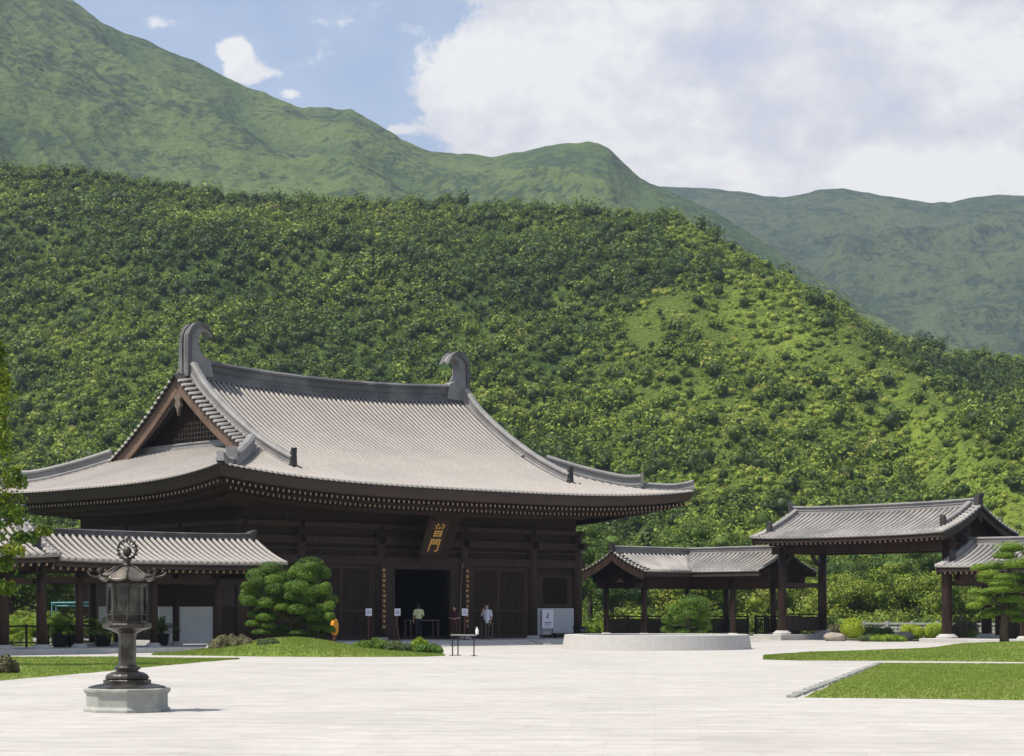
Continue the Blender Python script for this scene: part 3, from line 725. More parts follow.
for pts in ([(XI, YE), (XI, YF)], [(XI, YF), (X1, YF)], [(XOo, YR), (X1, YR)], [(XOo, YE), (XOo, YR)]):
    rb.sweep([(a, b_, zL(a, b_)-.01) for a, b_ in pts], [(-.04, -.07), (.04, -.07), (.04, .03), (-.04, .03)])
rb.build('tile_ribs', 'tile_grey', rfl, smooth=True)
rp = [(a*.75, b_*.42) for a, b_ in RP]
MB().sweep([(x, YC, zL(x, YC)-.02) for x in np.linspace(X1-.1, XR, 8)], rp).build('main_ridge', 'ridge_light', lcr)
MB().sweep([(XR, y, zL(XR, y)-.02) for y in np.linspace(YC, YE+.1, 8)], rp).build('main_ridge', 'ridge_light', lcr)
MB().sweep([(XI-t, YF+t, zL(XI-t, YF+t)+.02) for t in np.linspace(-.05, 2.4, 6)], [(-.13, -.05), (.13, -.05), (.13, .06), (-.13, .06)]).build('valley_gutter', 'ridge', lcr)
MB().sweep([(XOo+t, YR-t, zL(XOo+t, YR-t)) for t in np.linspace(.1, 2.4, 6)], [(a*.7, b_*.6) for a, b_ in GP]).build('hip_ridge', 'ridge_light', lcr)
fb = MB()
for pts in ([(XI-.06, YE), (XI-.06, YF+.06)], [(XI-.06, YF+.06), (X1, YF+.06)], [(XOo+.06, YR-.06), (X1, YR-.06)], [(XOo+.06, YE), (XOo+.06, YR-.06)]):
    fb.sweep([(a, b_, 3.86-.2) for a, b_ in pts], [(-.04, -.13), (.04, -.13), (.04, .1), (-.04, .1)])
fb.build('eave_board', 'fascia', lcr)
r = MB()
for x in np.arange(XI+.2, X1-.1, .33): r.bar((x, YF+.16, 3.58), (x, YF+1.1, 3.98), .11, .12, 0, mi_start=1)
r.build('rafters', ['wood_red', 'cream'], lcr); r = MB()
for y in np.arange(YE+.2, YF-.1, .33): r.bar((XI-.16, y, 3.58), (XI-1.1, y, 3.98), .11, .12, 0, mi_start=1)
r.build('rafters', ['wood_red', 'cream'], lcr)
for (yy, s) in ((YE, -1),):   # gable towards the hall
    xs = np.linspace(XOo+.5, XI-.5, 13)
    MB().prism([(xs[0], 3.2)]+[(x, zL(x, yy+.3)-.18) for x in xs]+[(xs[-1], 3.2)], 1, yy+.5, yy+.62).build('gable_wall', 'wood_panel', lcr)
    xs = np.linspace(XOo, XI, 17)
    MB().sweep([(x, yy+.06, zL(x, yy+.3)-.26) for x in xs], [(-.05, -.24), (.05, -.24), (.05, .2), (-.05, .2)], lat=(0, 1, 0)).build('bargeboard', 'wood', lcr)
    vt = MB()
    for x in np.arange(XOo+.1, XI, .27): z = zL(x, yy+.3)+.05; vt.sweep([(x, yy+.5, z), (x, yy-.06, z-.05)], arch(.08), False, 0, True, lat=(1, 0, 0))
    vt.build('verge_tiles', 'verge_dark', lcr, smooth=True)
    MB().prism([(yy-.02, 4.86), (yy-.1, 5.45), (yy+.05, 5.42), (yy+.25, 5.1), (yy+.25, 4.86)], 0, XR-.15, XR+.15).build('ridge_ornament', 'verge_dark', lcr)
gL = Gable(YF, YR, 3.84, 1.10, 0, 0, 5); gable_infill(lcr, gL, X1-.5, 3.2)
cpos = [(-8.7+XO, -.4), (-11.95+XO, -4.2), (-14.95+XO, -4.2), (-14.95+XO, 2.6), (-11.86+XO, 2.6), (-8.3+XO, 2.6)]
for x, y in cpos: column(lcr, x, y, .2, 3.45, .17, m='wood_red')
b = MB()
b.b2(XI-1.1, X1-.1, -.5, -.3, 2.86, 3.62); b.b2(XOo+.9, X1-.1, 2.5, 2.7, 2.86, 3.62); b.b2(XI-1.1, XI-.9, -4.9, -.5, 2.88, 3.6); b.b2(XOo+.9, XOo+1.1, -4.9, 2.5, 2.88, 3.6)
b.b2(XOo+1.1, XI-1.1, -4.3, -4.1, 2.87, 3.3)
b.build('beam', 'wood_red', lcr)
MB().b2(XOo+.4, XI-.5, -5.2, -.9, -.2, .2).b2(XOo+.4, X1+.35, -.9, 3.2, -.2, .197).build('platform', 'granite', lcr, bevel=.02)
def balustrade(root, p, q, z0=.2, h=1.08, name='balustrade', m='wood', solid=.75):
    p = Vector((*p, 0)); q = Vector((*q, 0)); L_ = (q-p).length; t = (q-p)/L_; rz = math.atan2(t.y, t.x); c = (p+q)/2
    b = MB(); b.box((c.x, c.y, z0+h), (L_, .1, .08), rz); b.box((c.x, c.y, z0+h-.17), (L_, .07, .06), rz); b.box((c.x, c.y, z0+.14), (L_, .07, .07), rz)
    n = max(1, int(L_/1.3))
    for i in range(n+1): a = p+t*L_*i/n; b.box((a.x, a.y, z0+h/2+.03), (.10, .11, h+.1), rz)
    k = int(L_/.13)
    for i in range(k): a = p+t*L_*(i+.5)/k; b.box((a.x, a.y, z0+.52), (.13*solid, .03, .78), rz)
    return b.build(name, m, root)
balustrade(lcr, (-14.95+XO, -4.0), (-14.95+XO, 2.4)); balustrade(lcr, (-14.75+XO, 2.6), (-10.2+XO, 2.6)); balustrade(lcr, (-8.7+XO, 2.6), (-6.4+XO, 2.6)); balustrade(lcr, (-9.6+XO, 2.6), (-8.9+XO, 2.6), solid=.3)

# ---- corridor right of the gate
rc = empty('covered_corridor', gp_(11.5, 1.1), GR, 'corridor wing with grey tiled roof behind the pine at the right picture edge', 'corridor', 'covered corridors round the court')
gr_ = Gable(-2.5, 2.5, 3.84, 1.15, .05, 0, 6)
gable_roof(rc, gr_, -5.75, 6.0, sp=.34, tm='tile_grey', ridge_h=.72, gables=(True, False), wood='wood_red', rr=.095)
gable_infill(rc, gr_, -5.0, 3.2)
for x in (-4.7, -1.2, 2.3, 5.6):
    for y in ((1.5,) if x < -4 else (-1.5, 1.5)): column(rc, x, y, .2, 3.5, .17, m='wood_red')
b = MB()
for y in (-1.5, 1.5): b.b2(-5.2, 6, y-.1, y+.1, 2.95, 3.62)
for x in (-4.7, -1.2, 2.3, 5.6): b.b2(x-.09, x+.09, -1.4, 1.4, 3.22, 3.6)
b.build('beam', 'wood_red', rc)
MB().b2(-4.05, 6.2, -2.2, 2.2, -.2, .2).build('platform', 'granite', rc, bevel=.02)
balustrade(rc, (-3.2, 1.5), (5.4, 1.5), m='cream', solid=.45)
b = MB(); b.b2(-4.6, -3.3, 1.35, 1.6, .2, 1.15); b.build('rail_cabinet', 'wood', rc)

# stone balustrade beyond the gateway
sb = empty('stone_balustrade', gp_(-.5, 12.5), GR, 'pale stone balustrade with cut-out panels beyond the gateway', 'balustrade')
b = MB(); b.b2(-9, 9, -.1, .1, .78, .90); b.b2(-9, 9, -.09, .09, -.05, .2)
for x in np.arange(-9, 9.01, 1.8): b.b2(x-.11, x+.11, -.13, .13, -.05, 1.0)
b.build('rail', 'granite_old', sb)
b = MB()
for x in np.arange(-8.7, 8.9, .3): b.b2(x-.07, x+.07, -.05, .05, .2, .78)
for z in (.40, .6): b.b2(-8.95, 8.95, -.06, .06, z-.05, z+.05)
b.build('pierced_panel', 'granite_old', sb)

# ================================================================== COURT: pool, lantern, small things
pc = (6.16, 87.4)
pool = empty('stone_pool', (*pc, 0), 0, 'low round pale stone pool wall in front of the hall', 'pool')
MB().lathe([(4.03, -.1), (4.03, .02), (3.92, .60), (3.90, .61), (3.30, .61), (3.28, .42)], 72).build('wall', 'granite_pale', pool, bevel=.01)
MB().lathe([(3.27, .40), (3.27, .50)], 48).build('water', 'water', pool)

lx, ly = G(127.2, 711.3)
lan = empty('stone_lantern_base', (lx, ly, 0), math.radians(0), None, None); lan.name = 'bronze_lantern'
tag(lan, 'tall bronze octagonal lantern with curled roof tips on a pale stone base', 'lantern')
ph = -math.pi/2 + math.atan2(lx, ly)*-1
R8 = lambda p, n=8, **k: MB().lathe(p, n, ph=ph, **k)
R8([(.70, -.02), (.70, .045), (.675, .065), (.655, .09), (.655, .285), (.685, .315), (.70, .33), (.70, .375), (.66, .385)]).build('base', 'granite_old', lan, bevel=.006)
R8([(.62, .38), (.62, .405), (.50, .435), (.38, .455), (.38, .462)], 32).build('lid', 'bronze', lan, smooth=False)
R8([(.385, .455), (.385, .515), (.34, .52)]).build('foot_plate', 'bronze', lan, bevel=.004)
lo = MB(); prof = [(.33, .515), (.345, .545), (.315, .60), (.25, .635), (.19, .65), (.17, .665), (.205, .69), (.21, .715), (.185, .74), (.15, .75)]
n = 48; vs = []; fs_ = []
for j, (r, z) in enumerate(prof):
    for i in range(n):
        a = 2*math.pi*i/n; rr = r*(1+.045*abs(math.sin(a*8)) if j in (1, 2, 3, 6, 7) else 1); vs.append((rr*math.cos(a), rr*math.sin(a), z))
for j in range(len(prof)-1):
    for i in range(n): fs_.append((j*n+i, j*n+(i+1) % n, (j+1)*n+(i+1) % n, (j+1)*n+i))
fs_.append(tuple(range(n-1, -1, -1))); fs_.append(tuple((len(prof)-1)*n+i for i in range(n)))
lo.add(vs, fs_).build('lotus_foot', 'bronze', lan, smooth=True)
R8([(.15, .74), (.143, .80), (.143, 1.22), (.16, 1.27), (.22, 1.31)]).build('post', 'bronze', lan)
R8([(.16, 1.27), (.26, 1.32), (.34, 1.345), (.395, 1.36), (.395, 1.425), (.34, 1.435)]).build('firebox_table', 'bronze', lan, bevel=.004)
R8([(.29, 1.43), (.29, 2.07)]).build('firebox', 'bronze', lan)
fr = MB()
for i in range(8):
    a = ph+2*math.pi*i/8; a2 = a+math.pi/4
    fr.lathe([(.024, 1.42), (.024, 2.08)], 8, (.308*math.cos(a), .308*math.sin(a), 0))
    p = Vector((.308*math.cos(a), .308*math.sin(a), 0)); q = Vector((.308*math.cos(a2), .308*math.sin(a2), 0))
    for z, h in ((1.45, .05), (1.58, .02), (2.05, .06)): fr.bar(p+Vector((0, 0, z)), q+Vector((0, 0, z)), .03, h)
    for k in range(1, 8):
        c = p+(q-p)*k/8; fr.bar(c+Vector((0, 0, 1.45)), c+Vector((0, 0, 1.58)), .008, .008)
    c = (p+q)/2; d = (q-p).normalized()
    for k in (-1, 1): fr.bar(c+d*k*.085+Vector((0, 0, 1.62)), c+d*k*.085+Vector((0, 0, 2.0)), .014, .014)
    for z in (1.62, 2.0): fr.bar(c-d*.085+Vector((0, 0, z)), c+d*.085+Vector((0, 0, z)), .014, .014)
fr.build('firebox_lattice', 'bronze', lan)
# curved roof, eight ridges and curled tips
rows = []; rp_ = [(.40, 2.11), (.47, 2.135), (.43, 2.16), (.36, 2.21), (.28, 2.275), (.20, 2.325), (.12, 2.355), (.075, 2.37)]
def octr(a):
    k = ((a-ph) % (math.pi/4))-math.pi/8; return math.cos(math.pi/8)/math.cos(k)
nA = 48
for r, z in rp_:
    row = []
    for i in range(nA+1):
        a = ph+2*math.pi*i/nA; k = abs(((a-ph) % (math.pi/4))-math.pi/8)/(math.pi/8)
        row.append((r*octr(a)*math.cos(a), r*octr(a)*math.sin(a), z+(.05*k**3 if r > .35 else 0)))
    rows.append(row)
MB().grid(rows).build('roof', 'bronze_light', lan, smooth=True)
tip = MB()
for i in range(8):
    a = ph+2*math.pi*i/8; d = Vector((math.cos(a), math.sin(a), 0))
    pts = [(.09, 2.37), (.20, 2.34), (.30, 2.28), (.40, 2.205), (.47, 2.185), (.54, 2.195), (.60, 2.225), (.63, 2.27), (.62, 2.31), (.585, 2.325), (.56, 2.305), (.567, 2.285)]
    tip.tube([d*r+Vector((0, 0, z)) for r, z in pts], [.02, .02, .02, .02, .024, .024, .02, .016, .014, .012, .01, .008], 6)
tip.build('curled_tip', 'bronze', lan, smooth=True)
MB().lathe([(.085, 2.36), (.10, 2.385), (.06, 2.40), (.05, 2.44), (.075, 2.47), (.055, 2.50), (.04, 2.52)], 14).build('finial_neck', 'bronze', lan, smooth=True)
MB().ball((0, 0, 2.605), (.075, .075, .085), 14, 8).build('finial_jewel', 'bronze', lan, smooth=True)
fl = MB(); ring_ = [(.15*math.cos(t), 0, 2.635+.16*math.sin(t)) for t in np.linspace(-1.2, math.pi+1.2, 22)]; fl.tube(ring_, .019, 6)
for k, t in enumerate(np.linspace(-.9, math.pi+.9, 13)):
    c = Vector((.15*math.cos(t), 0, 2.635+.16*math.sin(t))); o_ = Vector((math.cos(t), 0, math.sin(t)+.35)).normalized()
    fl.tube([c, c+o_*.02, c+o_*(.045 if k != 6 else .07)], [.026, .020, .004], 5)
    c2 = Vector((.11*math.cos(t), 0, 2.625+.12*math.sin(t))); fl.tube([c2, c], .013, 4)
fl.build('flame_ring', 'bronze', lan, smooth=True)

# stand signs
def sign(px, Yd, lab, z0, w=.30, h=.34, zt=1.45):
    x = XatY(px, Yd)
    s = empty('notice_stand', (x, Yd, z0), TH*.55, lab, 'notice stand', 'small notices on wooden stands by the doorway')
    MB().box((0, 0, .02), (.36, .3, .04)).box((0, 0, (zt-.3)/2+.04), (.05, .05, zt-.3)).build('stand', 'sign_wood', s)
    MB().box((0, -.035, zt-.12), (w, .02, h)).build('notice', 'paper', s)
    b = MB()
    for k, (zz, ww) in enumerate(((.06, .16), (.0, .2), (-.06, .18))): b.box((0, -.047, zt-.12+zz), (ww, .003, .022))
    b.build('notice_lettering', 'ink', s)
sign(368.5, 95.2, 'white notice on a wooden stand, farthest left of the doorway', .22)
sign(397.2, 96.6, 'white notice on a wooden stand just at the doorway\'s left post', .22)
sign(464.5, 98.6, 'white notice on a wooden stand under the right couplet board', .22)
# poster on the low wall panel
p = hp(8.25, -.30, .95)
po = empty('poster', p, TH, 'tall white poster leaning on the grey low wall at the hall\'s right end', 'poster')
MB().b2(-.40, .40, 0, .02, -.25, .72).build('sheet', 'paper', po)
b = MB(); b.tube([(.0+.09*math.cos(t), -.008, .36+.09*math.sin(t)) for t in np.linspace(.4, 5.2, 12)], .018, 5); b.box((0, -.006, .52), (.12, .006, .05)); b.box((-.03, -.006, .33), (.05, .006, .1)); b.build('emblem', 'ink_dark', po)
b = MB(); b.box((0, -.006, .06), (.5, .006, .035)); b.box((0, -.006, -.02), (.42, .006, .03)); b.box((-.05, -.006, -.12), (.3, .006, .02)); b.build('lettering', 'ink', po)
MB().b2(-.40, -.36, .02, .08, -.71, -.2).b2(.36, .40, .02, .08, -.71, -.2).build('legs', 'grey_metal', po)
# stacked boxes / case beside the poster
p = hp(9.55, -1.3, .22); c = empty('equipment_case', p, TH, 'black case with a lid on the plinth below the low wall', 'case')
MB().box((0, 0, .26), (.5, .45, .52)).build('body', 'black_metal', c, bevel=.02); MB().box((0, 0, .55), (.56, .5, .06)).build('lid', 'black_metal', c, bevel=.01); MB().box((0, -.24, .38), (.2, .04, .05)).build('handle', 'grey_metal', c)
p = hp(8.35, -1.3, .22); c = empty('low_bench', p, TH, 'low dark bench in front of the white poster', 'bench')
MB().box((0, 0, .22), (1.3, .36, .06)).build('seat', 'black_metal', c, bevel=.01)
for x in (-.55, .55): MB().box((x, 0, .095), (.06, .3, .19)).build('leg', 'black_metal', c)
# hand-rail barrier with bottle
x0, y0 = G(452.5, 655.6); x1, y1 = G(474, 656)
bt = empty('barrier_table', ((x0+x1)/2, (y0+y1)/2, 0), math.atan2(y1-y0, x1-x0), 'thin dark barrier frame with a pale top rail on the court before the steps', 'barrier')
w = math.hypot(x1-x0, y1-y0)/2
for x, y in ((-w, 0), (-w+.16, .12), (w, 0)):
    MB().lathe([(.13, 0), (.13, .012), (.03, .03), (.022, .05), (.022, .72)], 12, (x, y, 0)).build('post', 'black_metal', bt)
MB().box((0, .02, .745), (2*w+.1, .16, .05)).build('top_rail', 'grey_metal', bt, bevel=.008)
c = empty('sanitiser_bottle', ((x0+x1)/2+w*.98, (y0+y1)/2+.02, .77), 0, 'white pump bottle standing on the right end of the barrier rail', 'bottle')
MB().lathe([(.055, 0), (.058, .02), (.058, .17), (.03, .20), (.02, .21)], 14).build('bottle', 'white_plastic', c, smooth=True); MB().lathe([(.018, .2), (.018, .25)], 8).box((-.02, 0, .255), (.07, .02, .02)).build('pump', 'white_plastic', c)
# small side table by the person in white
p = hp(2.75, -1.75, .22); c = empty('side_table', p, TH, 'small wooden side table beside the person in the white shirt', 'table')
MB().box((0, 0, .77), (.55, .4, .04)).build('table_top', 'wood_brown', c)
for x in (-.22, .22):
    for y in (-.15, .15): MB().box((x, y, .375), (.04, .04, .75)).build('leg', 'wood_brown', c)
c = empty('paper_box', tuple(hp(2.75, -1.75, 1.01)), TH, 'small white box on the side table by the doorway', 'box')
MB().box((0, 0, .10), (.14, .12, .20)).build('carton', 'white_plastic', c, bevel=.006); MB().box((0, 0, .215), (.06, .02, .03)).build('tissue', 'paper', c)
# rail table across the doorway
p = hp(.55, .6, .34); c = empty('doorway_table', p, TH, 'long narrow wooden table standing across the dark doorway', 'table')
MB().box((0, 0, .80), (1.9, .5, .05)).build('table_top', 'lattice', c)
for x in (-.88, .88):
    for y in (-.2, .2): MB().box((x, y, .39), (.06, .06, .78)).build('leg', 'wood_brown', c)
# bamboo pole leaning by the right door post
c = hp(1.95, -.62, 0)
q = MB().tube([(0, 0, .22), (.03, -.02, 1.6), (.10, 0, 2.9), (.20, .02, 3.75)], [.03, .028, .024, .018], 8)
q.tube([(.20, .02, 3.75), (.27, 0, 4.02)], [.05, .015], 6)
o = q.build('bamboo_pole', 'lattice'); o.location = (c.x, c.y, 0); o.rotation_euler.z = TH
tag(o, 'thin curved bamboo pole standing against the right side of the doorway', 'pole')
# thin crossed stand left of the door
c = hp(-3.0, -2.0, .22); q = MB().tube([(0, 0, 0), (-.14, 0, 1.15)], .02, 6).tube([(-.28, 0, 0), (-.14, 0, 1.15)], .02, 6).tube([(-.14, .3, 0), (-.14, 0, 1.15)], .02, 6)
o = q.build('tripod_stand', 'wood_brown'); o.location = c; tag(o, 'thin bare wooden tripod between the two left notices', 'tripod')
# orange drum/wheel beside the clipped trees
x = XatY(334.5, 84.5)
c = empty('orange_drum', (x, 84.5, .02), TH, 'orange round drum on a dark stand, half hidden by the clipped pine', 'drum')
M90 = Matrix.Rotation(math.pi/2, 3, 'X')
b = MB().lathe([(.44, -.10), (.50, -.07), (.50, .07), (.44, .10)], 24); b.v = [tuple(M90 @ Vector((v[0]*.33, v[1]*.70, v[2]))+Vector((0, 0, .92))) for v in b.v]
b.build('drum_body', 'orange', c)
b = MB(); b.box((0, 0, .13), (.5, .4, .26)); b.box((0, 0, .42), (.08, .1, .4)); b.build('drum_stand', 'sign_wood', c)
# turquoise frame behind the left corridor
xx = XatY(52, 100); c = empty('metal_frame', (xx, 100, 0), 0, 'turquoise metal pipe frame behind the left corridor', 'frame')
b = MB(); wd = 39/F*100; b.tube([(0, 0, 0), (0, 0, 2.0), (wd, 0, 2.02)], .05, 8); b.tube([(wd, 0, 0), (wd, 0, 2.02)], .05, 8); b.tube([(0, .9, 0), (0, .9, 1.85), (wd, .9, 1.87)], .04, 8); b.tube([(0, 0, 2.0), (0, .9, 1.85)], .04, 6)
b.build('pipes', 'turquoise', c)
# ================================================================== GROUND
def flat(name, pts, z, m, kind='structure'):
    me = bpy.data.meshes.new(name); me.from_pydata([(p[0], p[1], z) for p in pts], [], [tuple(range(len(pts)))]); me.update()
    o = obj_from(name, me, m); o['kind'] = kind; return o
flat('ground', [(-2500, -300), (2500, -300), (2500, 3200), (-2500, 3200)], -.03, 'soil')
flat('paving', [(-90, -40), (90, -40), (90, 50), gp_(16, 1.5), gp_(-4.8, 1.5), gp_(-11, 3), hp(17, 14), hp(-12.6, 14), hp(-12.6, -8), hp(-45, -8), (-90, 40)], 0, 'paving')
def resample(pts, n):
    P_ = np.array(pts, float); d = np.r_[0, np.cumsum(np.linalg.norm(np.diff(P_, axis=0), axis=1))]; t = np.linspace(0, d[-1], n)
    return np.stack([np.interp(t, d, P_[:, k]) for k in range(2)], 1)
BL = []
def lawn(name, front, back, n, m_, hf, blades=0, bl=.06, rng=np.random.default_rng(3), z0=.03, inview=None):
    f = resample([G(*p) for p in front], n); b = resample([G(*p) for p in back], n)
    f += (rng.random((n, 2))-.5)*.10; b += (rng.random((n, 2))-.5)*.10
    v = np.linspace(0, 1, m_)[:, None, None]; g = f[None]*(1-v)+b[None]*v
    u = np.linspace(0, 1, n)[None, :]; hh = z0+hf(u, v[..., 0])+.05*(fbm(g[..., 0]*.5, g[..., 1]*.5, 3, 5)-.5)*np.minimum(1, 6*np.minimum(v[..., 0], 1-v[..., 0]))
    hh = np.maximum(hh, .006); hh[0] = .005; hh[-1] = .005
    rows = [[(g[i, j, 0], g[i, j, 1], hh[i, j]) for j in range(n)] for i in range(m_)]
    o = MB().grid(rows).build(name, 'lawn', smooth=True); o['kind'] = 'structure'
    if blades:
        uu = rng.random(blades); vv = rng.random(blades); fi = uu*(n-1); i0 = fi.astype(int).clip(0, n-2); w = (fi-i0)[:, None]
        F_ = f[i0]*(1-w)+f[i0+1]*w; B_ = b[i0]*(1-w)+b[i0+1]*w; P_ = F_*(1-vv[:, None])+B_*vv[:, None]
        vi = vv*(m_-1); j0 = vi.astype(int).clip(0, m_-2); wj = vi-j0
        z = hh[j0, i0]*(1-wj)+hh[j0+1, i0]*wj
        ang = rng.random(blades)*math.pi; s = bl*rng.uniform(.5, 1.3, blades); dx = np.cos(ang)*s*.5; dy = np.sin(ang)*s*.5
        lx_ = rng.normal(size=blades)*s*.35; ly_ = rng.normal(size=blades)*s*.35
        q = np.stack([np.c_[P_[:, 0]-dx, P_[:, 1]-dy, z-.01], np.c_[P_[:, 0]+dx, P_[:, 1]+dy, z-.01], np.c_[P_[:, 0]+dx*.3+lx_, P_[:, 1]+dy*.3+ly_, z+s*.8], np.c_[P_[:, 0]-dx*.3+lx_, P_[:, 1]-dy*.3+ly_, z+s*.8]], 1)
        T = np.clip(.25+.6*fbm(P_[:, 0]*.35, P_[:, 1]*.35, 3, 9)+rng.normal(size=blades)*.15, 0, 1)
        BL.append((q.reshape(-1, 3), np.arange(blades*4).reshape(-1, 4), T))
    return o
z00 = lambda u, v: 0*u*v
lawn('near_lawn', [(807, 697.6), (900, 698.6), (1024, 700.3), (1200, 702.5)], [(884, 663.6), (940, 663.7), (1024, 664.2), (1150, 664.9)], 60, 20, z00, 90000, .030)
lawn('far_lawn', [(764, 659.6), (800, 660.6), (900, 660.9), (1024, 662.2), (1180, 663.5)], [(766, 659.0), (800, 654.5), (880, 651.5), (930, 649), (960, 644.5), (1024, 643.0), (1180, 642.5)], 60, 18,
     lambda u, v: .10*np.sin(math.pi*v)+.12*np.exp(-((u-.80)/.20)**2)*np.sin(math.pi*v**1.6)**1.0, 60000, .045)
lawn('left_lawn', [(-160, 699), (-60, 687), (0, 680.5), (60, 675.5), (110, 671), (160, 666), (205, 661.8), (238, 659.3)], [(-160, 660), (-60, 657.8), (0, 657.2), (60, 656.9), (110, 657.0), (150, 657.9), (190, 658.4), (238, 659.2)], 60, 18, lambda u, v: .01*np.sin(math.pi*v), 70000, .03, z0=.012)
lawn('mound_lawn', [(150, 655.2), (200, 655.7), (260, 656.6), (340, 657.2), (420, 656.8), (446, 655.8)], [(165, 653.6), (205, 652.8), (240, 652.0), (300, 650.6), (345, 649), (432, 649.6)], 60, 20,
     lambda u, v: .56*np.sin(math.pi*np.clip(v, 0, 1))**.8*np.exp(-((u-.46)/.27)**2)*np.minimum(1, u*8), 70000, .04)
V, Q, T = merge(*BL); o = np_mesh('grass', V, Q, T, 'blade'); o['kind'] = 'stuff'
# kerb stones along the left edge of the near lawn and by the corridor lawns
kb = MB(); a = Vector((*G(797, 697.9), 0)); b_ = Vector((*G(883, 663.8), 0)); n = 60; r_ = random.Random(4)
for i in range(n):
    p = a+(b_-a)*(i+.5)/n; kb.box((p.x-.12, p.y, .02), (.22*r_.uniform(.7, 1), (b_-a).length/n*.8, .07*r_.uniform(.6, 1.2)), math.atan2((b_-a).y, (b_-a).x)-math.pi/2)
o = kb.build('kerb', 'granite_old'); o['kind'] = 'structure'

# ================================================================== PLANTS
def plant(name, loc, lab, cat, C, R, L, size, m, tint=None, grp=None, seed=1, trunk=None, tm='bark', coref=.74, lump=.3, spread=.5, rot=0, crown='foliage', **kw):
    rng = np.random.default_rng(seed); C = np.array(C, float); R = np.array(R, float)
    tint = rng.uniform(.3, .6, len(C)) if tint is None else np.asarray(tint)
    ps = [foliage(C, R, L, size, tint, rng, lump_amt=lump, spread=spread, **kw)]
    if coref: ps.append(cores(C, R, tint, rng, coref))
    V, Q, T = merge(*ps); e = empty(name, loc, rot, lab, cat, grp)
    np_mesh(crown, V, Q, T, m, e)
    if trunk: 
        t = MB()
        for pts, rs in trunk: t.tube(pts, rs, 9)
        t.build('trunk', tm, e, smooth=True)
    return e
# clipped pine group left: pads placed from pixels at its distance
Yb = 79.0; k = Yb/F
def pads(lst, Yd, x0, jy=1.0, zr_=None, seed=5, zb=0):
    r_ = random.Random(seed); C = []; R = []
    for px, py, rx, rz in lst:
        C.append(((px-x0)*Yd/F, r_.uniform(-jy, jy)*(.2+.5*min(1, rx*Yd/F)), H+(HY-py)*Yd/F-zb)); R.append((rx*Yd/F, rx*Yd/F*.85, rz*Yd/F))
    return C, R
C, R = pads([(310, 568, 17, 13), (298, 572, 13, 10), (322, 574, 9, 9), (268, 570, 14, 11), (256, 576, 12, 10), (280, 580, 15, 12), (300, 588, 14, 10), (318, 592, 11, 9), (262, 592, 11, 9), (249, 592, 9, 8), (285, 598, 14, 8), (294, 597, 10, 7),
             (314, 594, 11, 7), (250, 602, 9, 8), (265, 604, 11, 7), (272, 600, 9, 6), (300, 610, 12, 8), (310, 612, 9, 7), (322, 610, 10, 8), (262, 611, 10, 6), (252, 615, 7, 5), (266, 618, 10, 6), (293, 612, 10, 7), (284, 608, 9, 6), (320, 620, 11, 8), (330, 607, 7, 7), (331, 617, 6, 7), (300, 622, 12, 6), (255, 624, 9, 5), (270, 626, 10, 5), (325, 629, 9, 5), (332, 600, 6, 6), (242+4, 586, 5, 5), (308, 582, 12, 9), (288, 588, 10, 7), (312, 604, 12, 8), (276, 590, 10, 8)], Yb, 290, 1.8)
C2, R2 = pads([(275, 616, 13, 8), (288, 604, 12, 9), (305, 600, 12, 9), (297, 618, 10, 7), (314, 617, 12, 8), (258, 583, 11, 9), (273, 582, 12, 9), (306, 577, 12, 9), (326, 590, 8, 9), (244, 598, 6, 6), (318, 628, 10, 6), (288, 628, 11, 5), (262, 632, 10, 4), (275, 633, 11, 4), (300, 633, 12, 4), (315, 634, 10, 4), (330, 630, 7, 5), (326, 600, 9, 7), (268, 604, 12, 8)], Yb, 290, 1.2, seed=77); C += C2; R += R2
C = [(x, y, z-.38) for x, y, z in C]
tr = [([(0, 0, -.2), (.05, .05, .8), (-.1, 0, 1.6), (.4, 0, 2.4)], [.16, .13, .1, .05]), ([(-.9, .1, -.2), (-.95, 0, .7), (-1.2, 0, 1.6)], [.1, .08, .04]), ([(1.0, 0, -.2), (1.1, .1, .9), (1.2, 0, 1.7)], [.1, .08, .04]), ([(0, 0, .8), (-.8, 0, 1.4), (-1.1, 0, 2.3)], [.09, .07, .03]), ([(0, 0, .7), (.8, 0, 1.2), (1.3, 0, 1.6)], [.08, .06, .03])]
plant('clipped_pine', (XatY(290, Yb), Yb, .38), 'large cloud-clipped dark green pine on the grass mound left of the doorway', 'pine tree', C, np.array(R)*[1.02, 1.02, .88], 1100, .06, 'leaf_pine', tint=np.random.default_rng(12).uniform(.2, .5, len(C)), trunk=tr, seed=21, grp=None, coref=.66, lump=.34, lumps=12, upbias=.12, tj=.2, depth=.10, spread=.35)
# pine at the right edge
C, R = pads([(1012, 548, 16, 8), (1005, 556, 12, 6), (1030, 562, 14, 7), (1000, 566, 14, 7), (1012, 565, 12, 7), (990, 575, 11, 6), (1020, 577, 14, 7), (1004, 578, 12, 6), (987, 580, 8, 5), (1018, 588, 15, 7), (1000, 590, 14, 6), (990, 592, 9, 5), (1030, 590, 12, 7), (985, 600, 8, 6), (997, 602, 12, 6), (1030, 606, 12, 7), (1048, 580, 14, 8), (1050, 600, 14, 8), (988, 616, 7, 5), (1000, 612, 12, 6), (1022, 620, 10, 5), (1045, 618, 14, 7), (1035, 552, 12, 7), (1040, 570, 12, 7), (1010, 600, 12, 6), (975, 606, 8, 5), (978, 592, 8, 5), (982, 568, 8, 5), (1014, 612, 11, 6), (1000, 584, 14, 6)], 97, 1005, 1.4, seed=9)
C = [(x, y, z-.3) for x, y, z in C]
